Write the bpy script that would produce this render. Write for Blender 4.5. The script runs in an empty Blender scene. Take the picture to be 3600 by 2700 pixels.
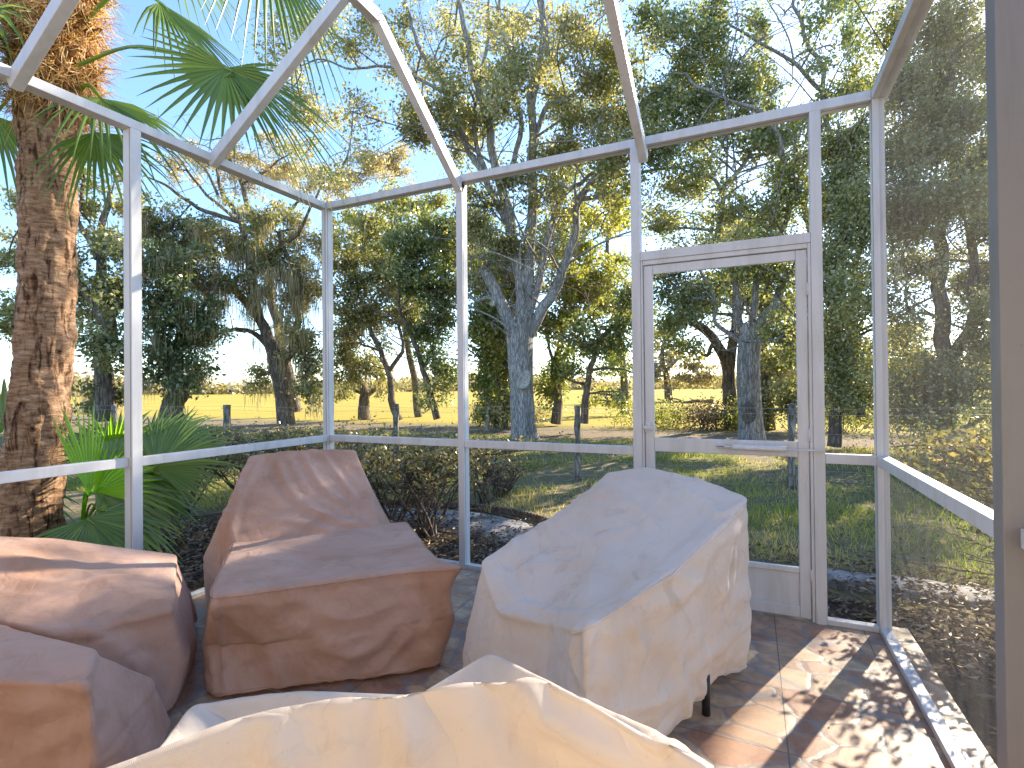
import bpy, math, numpy as np
from mathutils import Vector, Matrix
rng = np.random.default_rng(7)
S = bpy.context.scene
COL = S.collection
# ---------------------------------------------------------------- camera
CAM = np.array([3.1585, -3.255, 1.2952]); FPX = 1829.6
PITCH, ROLL, YAW = 0.0071, -0.0100, -0.4293
_c, _s = math.cos(YAW), math.sin(YAW)
FW = np.array([_s*math.cos(PITCH), _c*math.cos(PITCH), math.sin(PITCH)])
_r = np.array([_c, -_s, 0.0]); _u = np.cross(_r, FW)
RT = math.cos(ROLL)*_r + math.sin(ROLL)*_u
UP = -math.sin(ROLL)*_r + math.cos(ROLL)*_u
cam = bpy.data.cameras.new("camera"); cam_o = bpy.data.objects.new("camera", cam); COL.objects.link(cam_o)
cam.sensor_width = 36; cam.lens = FPX/3600*36; cam.clip_start = 0.05; cam.clip_end = 3000
M = Matrix(((RT[0], UP[0], -FW[0], CAM[0]), (RT[1], UP[1], -FW[1], CAM[1]), (RT[2], UP[2], -FW[2], CAM[2]), (0, 0, 0, 1)))
cam_o.matrix_world = M
S.camera = cam_o
# ---------------------------------------------------------------- world, sun, exposure
SUN_EL, SUN_DIR = math.radians(29), np.array([0.39, 0.92])
az = math.atan2(SUN_DIR[0], SUN_DIR[1])
w = bpy.data.worlds.new("World"); S.world = w; w.use_nodes = True
nt = w.node_tree; bg = nt.nodes["Background"]
sky = nt.nodes.new("ShaderNodeTexSky"); sky.sky_type = 'NISHITA'; sky.sun_disc = False
sky.sun_elevation = SUN_EL; sky.sun_rotation = az; sky.altitude = 20; sky.air_density = 1.0; sky.dust_density = 0.3; sky.ozone_density = 4.0
nt.links.new(sky.outputs[0], bg.inputs[0]); bg.inputs[1].default_value = 0.13
sun = bpy.data.lights.new("sun", 'SUN'); sun.energy = 4.8; sun.angle = math.radians(0.5); sun.color = (1.0, 0.86, 0.66)
sun_o = bpy.data.objects.new("sun", sun); COL.objects.link(sun_o)
sd = Vector((SUN_DIR[0]*math.cos(SUN_EL), SUN_DIR[1]*math.cos(SUN_EL), math.sin(SUN_EL)*np.hypot(*SUN_DIR)))
sun_o.rotation_euler = sd.to_track_quat('Z', 'Y').to_euler()
S.view_settings.view_transform = 'Standard'; S.view_settings.look = 'None'; S.view_settings.gamma = 1.0
S.view_settings.exposure = 1.83
S.render.engine = 'CYCLES'
S.cycles.max_bounces = 8; S.cycles.diffuse_bounces = 4; S.cycles.transmission_bounces = 5; S.cycles.transparent_max_bounces = 12
S.cycles.use_denoising = True; S.cycles.sample_clamp_indirect = 6
# ---------------------------------------------------------------- helpers
def at(u, v, d):
    """point seen at (u, v) of a 2212 x 1659 view, d metres ahead"""
    k = 3600/2212
    return CAM + d*(FW + (u*k-1800)/FPX*RT - (v*k-1350)/FPX*UP)
def onz(u, v, z):
    k = 3600/2212
    r = FW + (u*k-1800)/FPX*RT - (v*k-1350)/FPX*UP
    return CAM + (z-CAM[2])/r[2]*r
def link(name, me, mats=None, parent=None):
    o = bpy.data.objects.new(name, me); COL.objects.link(o)
    if mats is not None:
        for m in (mats if isinstance(mats, (list, tuple)) else [mats]): me.materials.append(m)
    if parent is not None: o.parent = parent; o.matrix_parent_inverse = Matrix.Translation(-Vector(parent.location)) if parent.type == 'EMPTY' else Matrix()
    return o
def tag(o, label=None, cat=None, group=None, kind=None):
    if label: o['label'] = label
    if cat: o['category'] = cat
    if group: o['group'] = group
    if kind: o['kind'] = kind
    return o
def thing(name, loc, label, cat, group=None):
    o = bpy.data.objects.new(name, None); COL.objects.link(o); o.location = tuple(float(x) for x in loc); o.empty_display_size = 0.1
    return tag(o, label, cat, group)
def mesh_np(name, V, Q, tris=False, smooth=False, tint=None):
    V = np.asarray(V, np.float32); Q = np.asarray(Q, np.int32); k = Q.shape[1]
    me = bpy.data.meshes.new(name)
    me.vertices.add(len(V)); me.vertices.foreach_set("co", V.ravel())
    me.loops.add(Q.size); me.loops.foreach_set("vertex_index", Q.ravel())
    me.polygons.add(len(Q)); me.polygons.foreach_set("loop_start", np.arange(0, Q.size, k, dtype=np.int32))
    me.polygons.foreach_set("use_smooth", np.full(len(Q), smooth))
    if tint is not None:
        a = me.attributes.new("tint", 'FLOAT', 'POINT'); a.data.foreach_set("value", np.asarray(tint, np.float32))
    me.update(calc_edges=True)
    return me
class MB:
    """collects boxes, bars and tubes into one mesh"""
    def __init__(s): s.v = []; s.f = []; s.sm = []
    def add(s, V, F, smooth=False):
        n = len(s.v); s.v += [tuple(map(float, p)) for p in V]; s.f += [tuple(i+n for i in f) for f in F]; s.sm += [smooth]*len(F)
    def box(s, a, b, ch=0.0):
        x0, y0, z0 = a; x1, y1, z1 = b
        V = [(x0,y0,z0),(x1,y0,z0),(x1,y1,z0),(x0,y1,z0),(x0,y0,z1),(x1,y0,z1),(x1,y1,z1),(x0,y1,z1)]
        s.add(V, [(0,3,2,1),(4,5,6,7),(0,1,5,4),(1,2,6,5),(2,3,7,6),(3,0,4,7)])
    def bar(s, p, q, wv, hv, w, h):
        """rectangular bar p->q, half extents along wv and hv"""
        p, q, wv, hv = map(np.array, (p, q, wv, hv)); wv = wv/np.linalg.norm(wv)*w/2; hv = hv/np.linalg.norm(hv)*h/2
        V = [p-wv-hv, p+wv-hv, p+wv+hv, p-wv+hv, q-wv-hv, q+wv-hv, q+wv+hv, q-wv+hv]
        s.add(V, [(0,3,2,1),(4,5,6,7),(0,1,5,4),(1,2,6,5),(2,3,7,6),(3,0,4,7)])
    def tube(s, pts, rad, n=8, cap=True):
        V, F = tube_arrays(np.array(pts, float), np.broadcast_to(np.asarray(rad, float), (len(pts),)), n)
        s.add(V, [tuple(f) for f in F], True)
        if cap:
            m = len(s.v); k = len(pts)
            s.f.append(tuple(m-n*k+i for i in range(n))[::-1]); s.f.append(tuple(m-n+i for i in range(n))); s.sm += [False, False]
    def build(s, name, mat, parent=None, bevel=0.0):
        me = bpy.data.meshes.new(name); me.from_pydata(s.v, [], s.f)
        me.polygons.foreach_set("use_smooth", s.sm); me.update()
        o = link(name, me, mat, parent)
        if bevel:
            b = o.modifiers.new("bevel", 'BEVEL'); b.width = bevel; b.segments = 2; b.limit_method = 'ANGLE'; b.harden_normals = False
        return o
def tube_arrays(P, R, n=8, twist=0.0):
    P = np.asarray(P, float); k = len(P)
    T = np.gradient(P, axis=0); T /= np.linalg.norm(T, axis=1)[:, None]+1e-9
    ref = np.array([0.13, 0.37, 0.92]) if abs(T[0][2]) < 0.9 else np.array([1.0, 0.1, 0])
    A = np.cross(T, ref); A /= np.linalg.norm(A, axis=1)[:, None]+1e-9; B = np.cross(T, A)
    a = np.linspace(0, 2*np.pi, n, endpoint=False)
    V = P[:, None, :] + R[:, None, None]*(np.cos(a)[None, :, None]*A[:, None, :] + np.sin(a)[None, :, None]*B[:, None, :])
    i = np.arange(k-1)[:, None]*n; j = np.arange(n)[None, :]; j2 = (j+1) % n
    F = np.stack([i+j, i+j2, i+n+j2, i+n+j], -1).reshape(-1, 4)
    return V.reshape(-1, 3), F
def smooth_poly(P, sub=6):
    """Catmull-Rom through P"""
    P = np.asarray(P, float)
    if len(P) < 3: return np.array([P[0]+(P[-1]-P[0])*t for t in np.linspace(0, 1, sub+1)])
    E = np.vstack([2*P[0]-P[1], P, 2*P[-1]-P[-2]]); out = []
    for i in range(1, len(E)-2):
        p0, p1, p2, p3 = E[i-1:i+3]
        for t in np.arange(sub)/sub:
            out.append(0.5*((2*p1)+(-p0+p2)*t+(2*p0-5*p1+4*p2-p3)*t*t+(-p0+3*p1-3*p2+p3)*t**3))
    out.append(E[-2]); return np.array(out)
def vnoise(P, seed=0, octaves=3):
    """cheap smooth noise by summed random sines"""
    r = np.random.default_rng(seed); P = np.asarray(P, float); o = np.zeros(len(P)); amp = 1.0; fr = 1.0
    for _ in range(octaves):
        for _ in range(5):
            k = r.normal(size=3)*fr; o += amp*np.sin(P@k*2.2 + r.uniform(0, 6.28))/2.2
        amp *= 0.5; fr *= 2.1
    return o
# ---------------------------------------------------------------- materials
class NT:
    def __init__(s, name):
        s.m = bpy.data.materials.new(name); s.m.use_nodes = True; s.t = s.m.node_tree; s.t.nodes.clear()
        s.out = s.n('ShaderNodeOutputMaterial')
    def n(s, typ, **kw):
        nd = s.t.nodes.new(typ)
        for k, v in kw.items():
            if k in nd.inputs.keys() if isinstance(k, str) else False: nd.inputs[k].default_value = v
            else: setattr(nd, k, v)
        return nd
    def l(s, a, b): s.t.links.new(a, b)
    def ramp(s, fac, stops, interp='LINEAR'):
        r = s.n('ShaderNodeValToRGB'); r.color_ramp.interpolation = interp; e = r.color_ramp.elements
        while len(e) < len(stops): e.new(0.5)
        for i, (p, c) in enumerate(stops): e[i].position = p; e[i].color = (*c, 1) if len(c) == 3 else c
        s.l(fac, r.inputs[0]); return r.outputs[0]
    def noise(s, scale, detail=4, rough=0.55, vec=None, dist=0.0):
        x = s.n('ShaderNodeTexNoise'); x.inputs['Scale'].default_value = scale; x.inputs['Detail'].default_value = detail; x.inputs['Roughness'].default_value = rough; x.inputs['Distortion'].default_value = dist
        if vec is not None: s.l(vec, x.inputs['Vector'])
        return x
    def coord(s, scale=(1, 1, 1), which='Object', rot=(0, 0, 0)):
        c = s.n('ShaderNodeTexCoord'); m = s.n('ShaderNodeMapping'); m.inputs['Scale'].default_value = scale; m.inputs['Rotation'].default_value = rot
        s.l(c.outputs[which], m.inputs[0]); return m.outputs[0]
    def mix(s, a, b, f, mode='MIX'):
        x = s.n('ShaderNodeMix'); x.data_type = 'RGBA'; x.blend_type = mode
        for sock, val in ((x.inputs[0], f), (x.inputs[6], a), (x.inputs[7], b)):
            if hasattr(val, 'is_output') or isinstance(val, bpy.types.NodeSocket): s.l(val, sock)
            else: sock.default_value = val if not isinstance(val, tuple) or len(val) == 4 else (*val, 1)
        return x.outputs[2]
    def bump(s, h, strength=0.3, dist=0.01, normal=None):
        b = s.n('ShaderNodeBump'); b.inputs['Strength'].default_value = strength; b.inputs['Distance'].default_value = dist; s.l(h, b.inputs['Height'])
        if normal is not None: s.l(normal, b.inputs['Normal'])
        return b.outputs[0]
    def bsdf(s, color, rough=0.6, normal=None, spec=0.5, **kw):
        b = s.n('ShaderNodeBsdfPrincipled')
        if isinstance(color, bpy.types.NodeSocket): s.l(color, b.inputs['Base Color'])
        else: b.inputs['Base Color'].default_value = (*color, 1)
        if isinstance(rough, bpy.types.NodeSocket): s.l(rough, b.inputs['Roughness'])
        else: b.inputs['Roughness'].default_value = rough
        b.inputs['Specular IOR Level'].default_value = spec
        for k, v in kw.items(): b.inputs[k].default_value = v
        if normal is not None: s.l(normal, b.inputs['Normal'])
        return b.outputs[0]
    def done(s, sh): s.l(sh, s.out.inputs['Surface']); return s.m

def m_paint(name='white_paint', col=(0.58, 0.585, 0.60)):
    n = NT(name); v = n.coord()
    a = n.noise(3.0, 5, 0.6, v); b = n.noise(60, 3, 0.6, v)
    c = n.ramp(a.outputs[0], [(0.3, tuple(x*0.93 for x in col)), (0.7, col)])
    d = n.ramp(b.outputs[0], [(0.70, (1, 1, 1)), (0.78, (0.8, 0.78, 0.74))])
    c = n.mix(c, d, 1.0, 'MULTIPLY'); st = n.noise(9, 5, 0.7, n.coord((1, 1, 0.12)), 0.3); c = n.mix(c, n.ramp(st.outputs[0], [(0.36, (0.80, 0.79, 0.76)), (0.55, (1, 1, 1))]), 0.7, 'MULTIPLY')
    return n.done(n.bsdf(c, 0.42, n.bump(b.outputs[0], 0.05, 0.002), 0.4))
def m_leaf(name, stops, trans=0.45, rough=0.33, gloss=0.07):
    n = NT(name); a = n.n('ShaderNodeAttribute'); a.attribute_name = "tint"
    c = n.ramp(a.outputs['Fac'], stops)
    d = n.n('ShaderNodeBsdfDiffuse'); n.l(c, d.inputs[0])
    t = n.n('ShaderNodeBsdfTranslucent'); c2 = n.mix(c, (1.4, 1.3, 0.55, 1), 1.0, 'MULTIPLY'); n.l(c2, t.inputs[0])
    m = n.n('ShaderNodeMixShader'); m.inputs[0].default_value = trans; n.l(d.outputs[0], m.inputs[1]); n.l(t.outputs[0], m.inputs[2])
    g = n.n('ShaderNodeBsdfGlossy'); g.inputs['Roughness'].default_value = rough; g.inputs[0].default_value = (0.95, 0.92, 0.8, 1)
    m2 = n.n('ShaderNodeMixShader'); m2.inputs[0].default_value = gloss; n.l(m.outputs[0], m2.inputs[1]); n.l(g.outputs[0], m2.inputs[2])
    return n.done(m2.outputs[0])
def m_bark(name, c0, c1, c2, sc=6.0, zs=0.22, strength=0.9):
    n = NT(name); v = n.coord((1, 1, zs)); w_ = n.coord()
    a = n.noise(sc*2.2, 6, 0.65, v, 0.4)
    vo = n.n('ShaderNodeTexVoronoi'); vo.feature = 'DISTANCE_TO_EDGE'; vo.inputs['Scale'].default_value = sc*2.4; n.l(v, vo.inputs['Vector'])
    e = n.ramp(vo.outputs[0], [(0.0, (0, 0, 0)), (0.14, (1, 1, 1))])
    b = n.noise(1.3, 4, 0.6, w_)
    c = n.ramp(a.outputs[0], [(0.28, c0), (0.52, c1), (0.75, c2)])
    c = n.mix(c, n.ramp(e, [(0, (0.45, 0.43, 0.42)), (1, (1, 1, 1))]), 0.8, 'MULTIPLY')
    c = n.mix(c, n.ramp(b.outputs[0], [(0.35, (0.75, 0.78, 0.72)), (0.65, (1.1, 1.08, 1.05))]), 0.7, 'MULTIPLY')
    h = n.mix(a.outputs[0], e, 0.5)
    return n.done(n.bsdf(c, 0.9, n.bump(h, strength, 0.03), 0.1))
def m_cloth(name, col, col2, trans=0.22, cs=1.0):
    n = NT(name); v = n.coord()
    a = n.noise(2.2, 4, 0.6, v, 0.6); b = n.noise(16, 5, 0.62, v, 1.0)
    wv = n.n('ShaderNodeTexWave'); wv.wave_type = 'BANDS'; wv.inputs['Scale'].default_value = 260; wv.bands_direction = 'DIAGONAL'; n.l(v, wv.inputs['Vector'])
    def ridged(scale, dist, seed):
        q = n.noise(scale, 3, 0.5, n.coord((1, 1, 1), rot=(seed, seed*2, 0)), dist); s_ = n.n('ShaderNodeMath'); s_.operation = 'SUBTRACT'; s_.inputs[1].default_value = 0.5; n.l(q.outputs[0], s_.inputs[0])
        p = n.n('ShaderNodeMath'); p.operation = 'ABSOLUTE'; n.l(s_.outputs[0], p.inputs[0]); r_ = n.n('ShaderNodeMath'); r_.operation = 'POWER'; r_.inputs[1].default_value = 0.7; n.l(p.outputs[0], r_.inputs[0]); return r_.outputs[0]
    ce = ridged(4.2, 0.8, 0.4); ce2 = ridged(10.0, 0.6, 1.3)
    c = n.ramp(a.outputs[0], [(0.32, col2), (0.62, col)])
    sn = n.noise(5.5, 6, 0.7, v, 1.2); c = n.mix(c, n.ramp(sn.outputs[0], [(0.30, (0.80, 0.77, 0.73)), (0.44, (1, 1, 1))]), 0.75, 'MULTIPLY')
    sp_ = n.noise(140, 2, 0.5, v); c = n.mix(c, n.ramp(sp_.outputs[0], [(0.72, (1, 1, 1)), (0.80, (0.84, 0.80, 0.75))]), 0.8, 'MULTIPLY')
    nb = n.bump(wv.outputs[0], 0.25, 0.0012); nb = n.bump(b.outputs[0], 0.30, 0.004, nb); nb = n.bump(ce2, 0.30*cs, 0.012, nb); nb = n.bump(ce, 0.35*cs, 0.03, nb)
    s1 = n.bsdf(c, 0.68, nb, 0.25, **{'Sheen Weight': 0.15})
    t = n.n('ShaderNodeBsdfTranslucent'); n.l(c, t.inputs[0]); n.l(nb, t.inputs['Normal'])
    m = n.n('ShaderNodeMixShader'); m.inputs[0].default_value = trans; n.l(s1, m.inputs[1]); n.l(t.outputs[0], m.inputs[2])
    return n.done(m.outputs[0])
def m_floor():
    n = NT('flagstone_tile'); v = n.coord()
    wn = n.noise(7, 3, 0.6, v)
    sc = n.n('ShaderNodeVectorMath'); sc.operation = 'SCALE'; sc.inputs['Scale'].default_value = 0.06; n.l(wn.outputs['Color'], sc.inputs[0])
    ad = n.n('ShaderNodeVectorMath'); ad.operation = 'ADD'; n.l(v, ad.inputs[0]); n.l(sc.outputs[0], ad.inputs[1])
    mp = n.n('ShaderNodeMapping'); mp.inputs['Scale'].default_value = (4.3, 6.8, 1); mp.inputs['Rotation'].default_value = (0, 0, 0.12); n.l(ad.outputs[0], mp.inputs[0])
    ve = n.n('ShaderNodeTexVoronoi'); ve.feature = 'DISTANCE_TO_EDGE'; ve.inputs['Scale'].default_value = 1.0; ve.inputs['Randomness'].default_value = 0.85; n.l(mp.outputs[0], ve.inputs['Vector'])
    vc = n.n('ShaderNodeTexVoronoi'); vc.feature = 'F1'; vc.inputs['Scale'].default_value = 1.0; vc.inputs['Randomness'].default_value = 0.85; n.l(mp.outputs[0], vc.inputs['Vector'])
    sx = n.n('ShaderNodeSeparateColor'); n.l(vc.outputs['Color'], sx.inputs[0])
    stone = n.ramp(sx.outputs[0], [(0.0, (0.23, 0.125, 0.085)), (0.3, (0.29, 0.165, 0.11)), (0.55, (0.36, 0.24, 0.16)), (0.8, (0.42, 0.32, 0.22)), (1.0, (0.26, 0.155, 0.11))])
    f1 = n.noise(9, 8, 0.7, v, 0.8)
    f1c = n.ramp(f1.outputs[0], [(0.3, (0.62, 0.52, 0.48)), (0.5, (1.0, 0.98, 0.95)), (0.68, (1.45, 1.42, 1.36))])
    stone = n.mix(stone, f1c, 0.9, 'MULTIPLY')
    mort = n.ramp(ve.outputs[0], [(0.02, (1, 1, 1)), (0.06, (0, 0, 0))])
    mc = n.ramp(f1.outputs[0], [(0.3, (0.17, 0.155, 0.15)), (0.7, (0.215, 0.21, 0.21))])
    c = n.mix(stone, mc, n.mix((0, 0, 0, 1), mort, 0.75))
    # real grout joints of the tiles: lines at x = 3.265 + .42k, y = -.34 - .43k
    sp = n.n('ShaderNodeSeparateXYZ'); n.l(v, sp.inputs[0])
    def line(sock, off, step, wid):
        a = n.n('ShaderNodeMath'); a.operation = 'SUBTRACT'; n.l(sock, a.inputs[0]); a.inputs[1].default_value = off
        b = n.n('ShaderNodeMath'); b.operation = 'PINGPONG'; n.l(a.outputs[0], b.inputs[0]); b.inputs[1].default_value = step/2
        d = n.n('ShaderNodeMath'); d.operation = 'LESS_THAN'; n.l(b.outputs[0], d.inputs[0]); d.inputs[1].default_value = wid
        return d.outputs[0]
    gx = line(sp.outputs[0], 3.265, 0.42, 0.0024); gy = line(sp.outputs[1], -0.335, 0.425, 0.002)
    mx = n.n('ShaderNodeMath'); mx.operation = 'MAXIMUM'; n.l(gx, mx.inputs[0]); n.l(gy, mx.inputs[1])
    c = n.mix(c, (0.08, 0.072, 0.068, 1), mx.outputs[0])
    h = n.mix(f1.outputs[0], n.ramp(ve.outputs[0], [(0.0, (0, 0, 0)), (0.07, (1, 1, 1))]), 0.6)
    r = n.ramp(f1.outputs[0], [(0.3, (0.5, 0.5, 0.5)), (0.7, (0.32, 0.32, 0.32))])
    return n.done(n.bsdf(c, r, n.bump(h, 0.35, 0.006), 0.5))
def m_lawn():
    n = NT('lawn_ground'); v = n.coord()
    a = n.noise(0.5, 6, 0.65, v, 0.5); b = n.noise(9, 6, 0.7, v); d = n.noise(60, 4, 0.7, v)
    g = n.ramp(b.outputs[0], [(0.3, (0.10, 0.09, 0.05)), (0.55, (0.20, 0.175, 0.095)), (0.75, (0.34, 0.28, 0.18))])
    dirt = n.ramp(b.outputs[0], [(0.3, (0.10, 0.075, 0.05)), (0.7, (0.30, 0.24, 0.17))])
    sp = n.n('ShaderNodeSeparateXYZ'); n.l(v, sp.inputs[0])
    def band(sock, stops): 
        mr = n.n('ShaderNodeMapRange'); n.l(sock, mr.inputs[0]); mr.inputs[1].default_value = -20; mr.inputs[2].default_value = 180; return n.ramp(mr.outputs[0], stops)
    y = n.n('ShaderNodeMath'); y.operation = 'MULTIPLY_ADD'; n.l(a.outputs[0], y.inputs[0]); y.inputs[1].default_value = 2.0; n.l(sp.outputs[1], y.inputs[2])
    # bare earth drive between y = 8.6 and 12.6, dry pasture beyond 15
    P = lambda yy: (yy+20)/200
    bd = band(y.outputs[0], [(P(9.0), (0, 0, 0)), (P(9.8), (1, 1, 1)), (P(13.2), (1, 1, 1)), (P(15.0), (0, 0, 0))])
    fd = band(y.outputs[0], [(P(14.5), (0, 0, 0)), (P(17.0), (1, 1, 1))])
    fa = n.noise(0.06, 5, 0.6, v)
    field = n.ramp(fa.outputs[0], [(0.3, (0.31, 0.245, 0.045)), (0.6, (0.40, 0.315, 0.065)), (0.8, (0.26, 0.27, 0.045))])
    field = n.mix(field, n.ramp(b.outputs[0], [(0.3, (0.7, 0.7, 0.65)), (0.7, (1.15, 1.12, 1.1))]), 0.8, 'MULTIPLY')
    pm = n.ramp(a.outputs[0], [(0.56, (0, 0, 0)), (0.66, (0.8, 0.8, 0.8))])
    c = n.mix(g, dirt, pm); c = n.mix(c, dirt, bd); c = n.mix(c, field, fd)
    h = n.mix(b.outputs[0], d.outputs[0], 0.5)
    return n.done(n.bsdf(c, 0.95, n.bump(h, 0.8, 0.03), 0.1))
def m_mulch():
    n = NT('mulch_ground'); v = n.coord(); b = n.noise(14, 7, 0.75, v, 0.3); d = n.noise(2, 4, 0.6, v)
    c = n.ramp(b.outputs[0], [(0.3, (0.03, 0.026, 0.022)), (0.55, (0.075, 0.062, 0.05)), (0.75, (0.17, 0.14, 0.11))])
    c = n.mix(c, n.ramp(d.outputs[0], [(0.35, (0.7, 0.65, 0.6)), (0.65, (1.2, 1.15, 1.1))]), 1.0, 'MULTIPLY')
    return n.done(n.bsdf(c, 0.95, n.bump(b.outputs[0], 1.0, 0.03), 0.1))
def m_simple(name, stops, scale=5, rough=0.7, bump=0.3, bd=0.01, zs=1.0, **kw):
    n = NT(name); v = n.coord((1, 1, zs)); b = n.noise(scale, 6, 0.65, v)
    return n.done(n.bsdf(n.ramp(b.outputs[0], stops), rough, n.bump(b.outputs[0], bump, bd), kw.get('spec', 0.3)))
WHITE = m_paint()
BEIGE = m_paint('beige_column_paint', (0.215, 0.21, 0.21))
CLO_W = m_cloth('cream_canvas', (0.76, 0.675, 0.61), (0.68, 0.56, 0.46), 0.25, 1.15)
CLO_C = m_cloth('tan_canvas', (0.74, 0.66, 0.58), (0.68, 0.59, 0.50), 0.35, 1.6)
CLO_B = m_cloth('brown_canvas', (0.59, 0.385, 0.30), (0.45, 0.26, 0.175), 0.25)
BARK_OAK = m_bark('oak_bark', (0.17, 0.16, 0.155), (0.36, 0.345, 0.34), (0.56, 0.54, 0.53), 7)
BARK_DARK = m_bark('dark_bark', (0.07, 0.055, 0.045), (0.20, 0.16, 0.13), (0.36, 0.31, 0.26), 5)
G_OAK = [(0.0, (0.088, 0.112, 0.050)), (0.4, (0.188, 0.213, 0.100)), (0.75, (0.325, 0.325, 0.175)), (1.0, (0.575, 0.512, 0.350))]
LEAF_OAK = m_leaf('oak_leaf', G_OAK, 0.5)
LEAF_PALE = m_leaf('pale_leaf', [(0.0, (0.16, 0.15, 0.09)), (0.5, (0.30, 0.27, 0.18)), (1.0, (0.50, 0.42, 0.31))], 0.5)
LEAF_YEL = m_leaf('yellow_green_leaf', [(0.0, (0.08, 0.12, 0.03)), (0.5, (0.19, 0.235, 0.06)), (1.0, (0.38, 0.36, 0.14))], 0.6)
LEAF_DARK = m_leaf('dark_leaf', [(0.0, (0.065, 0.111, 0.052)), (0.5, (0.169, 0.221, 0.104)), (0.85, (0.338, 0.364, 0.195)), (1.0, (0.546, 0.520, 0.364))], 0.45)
SHRUB = m_leaf('shrub_leaf', [(0.0, (0.083, 0.097, 0.041)), (0.5, (0.193, 0.193, 0.090)), (1.0, (0.497, 0.386, 0.235))], 0.4)
MOSS = m_leaf('moss_strand', [(0.0, (0.232, 0.217, 0.160)), (1.0, (0.493, 0.450, 0.334))], 0.45, 0.8, 0.02)
FROND = m_leaf('palm_frond', [(0.0, (0.062, 0.125, 0.025)), (0.5, (0.125, 0.219, 0.037)), (0.9, (0.237, 0.338, 0.062)), (1.0, (0.625, 0.525, 0.250))], 0.45, 0.35, 0.05)
FROND_BR = m_leaf('young_frond', [(0.0, (0.16, 0.38, 0.015)), (1.0, (0.30, 0.60, 0.03))], 0.75, 0.4, 0.04)
GRASS = m_leaf('grass_blade', [(0.0, (0.103, 0.161, 0.034)), (0.45, (0.253, 0.322, 0.075)), (0.7, (0.425, 0.402, 0.161)), (1.0, (0.575, 0.483, 0.299))], 0.5, 0.6, 0.04)
LITTER = m_leaf('dead_leaf', [(0.0, (0.04, 0.027, 0.018)), (0.5, (0.11, 0.075, 0.05)), (0.85, (0.21, 0.155, 0.11)), (1.0, (0.36, 0.30, 0.24))], 0.2, 0.5, 0.06)
STRAW = m_leaf('straw_stalk', [(0.0, (0.42, 0.32, 0.2)), (1.0, (0.65, 0.52, 0.36))], 0.3, 0.6, 0.05)
BLACK = m_simple('black_metal', [(0.3, (0.012, 0.012, 0.012)), (0.7, (0.03, 0.03, 0.03))], 20, 0.4, 0.1)
WIRE = m_simple('galvanised_wire', [(0.3, (0.30, 0.29, 0.27)), (0.7, (0.5, 0.48, 0.45))], 30, 0.5, 0.1)
# ================================================================ ground and floor
GZ = -0.12
def sheet(name, x0, x1, y0, y1, z, nx, ny, mat, amp=0.0, seed=1, fr=0.6):
    X, Y = np.meshgrid(np.linspace(x0, x1, nx), np.linspace(y0, y1, ny)); V = np.stack([X.ravel(), Y.ravel(), np.full(X.size, z)], 1)
    if amp: V[:, 2] += amp*vnoise(np.stack([V[:, 0]*fr, V[:, 1]*fr, 0*V[:, 0]], 1), seed)
    i = (np.arange(ny-1)[:, None]*nx+np.arange(nx-1)[None, :]).ravel(); F = np.stack([i, i+1, i+1+nx, i+nx], 1)
    return link(name, mesh_np(name, V, F, smooth=True), mat)
# the land: one sheet to the horizon, fine near the patio
xs = np.concatenate([-np.geomspace(1500, 14, 30), np.linspace(-13, 13, 131), np.geomspace(14, 1500, 30)])
ys = np.concatenate([np.linspace(-60, -5, 8), np.linspace(-4, 22, 131), np.geomspace(23, 2000, 36)])
X, Y = np.meshgrid(xs, ys); V = np.stack([X.ravel(), Y.ravel(), np.full(X.size, GZ)], 1)
near = np.clip((14-np.abs(V[:, 1]-8))/14, 0, 1)
V[:, 2] += 0.015*near*vnoise(np.stack([V[:, 0]*1.1, V[:, 1]*1.1, 0*V[:, 0]], 1), 3)
V[:, 2] += np.clip((V[:, 1]-60)/300, 0, 1)*0.6
inpatio = (V[:, 0] > -0.3) & (V[:, 0] < 4.3) & (V[:, 1] < 0.3); V[inpatio, 2] = GZ-0.06
nx = len(xs); i = (np.arange(len(ys)-1)[:, None]*nx+np.arange(nx-1)[None, :]).ravel()
tag(link('ground', mesh_np('ground', V, np.stack([i, i+1, i+1+nx, i+nx], 1), smooth=True), m_lawn()), kind='structure')
# mulch bed hugging the enclosure, sand strip, patio slab
def blob_sheet(name, pts, z, mat, lift=0.03, seed=0, sub=6):
    P = smooth_poly(np.array(pts+[pts[0]], float), sub)[:-1]; c = P.mean(0); K = 7
    V = [np.array([c[0], c[1], z+lift])]; F = []
    for k in range(1, K+1):
        t = k/K
        for p in P:
            q = c+(p-c)*t; V.append(np.array([q[0], q[1], z+lift*(1-t**3)]))
    V = np.array(V); V[:, 2] += 0.008*vnoise(V*3, seed); V[1+(K-1)*len(P):, 2] = z-0.03
    n = len(P); faces = [(0, 1+j, 1+(j+1) % n) for j in range(n)]
    for k in range(K-1):
        for j in range(n): a = 1+k*n; faces.append((a+j, a+n+j, a+n+(j+1) % n, a+(j+1) % n))
    me = bpy.data.meshes.new(name); me.from_pydata([tuple(p) for p in V], [], faces); me.polygons.foreach_set("use_smooth", [True]*len(faces))
    return link(name, me, mat)
MUL = m_mulch()
tag(blob_sheet('mulch_bed', [(-3.4, -4.5), (-0.9, -4.5), (-0.14, -3.0), (-0.14, 0.12), (3.9, 0.1), (4.6, -2.0), (4.4, -4.2), (8.0, -4), (7.6, 0.2), (6.4, 1.1), (4.3, 0.86), (2.4, 1.0), (1.2, 1.15), (-0.3, 1.35), (-1.6, 1.5), (-2.9, 0.6), (-3.5, -1.8)], GZ+0.012, MUL, 0.035, 5), kind='structure')
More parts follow.
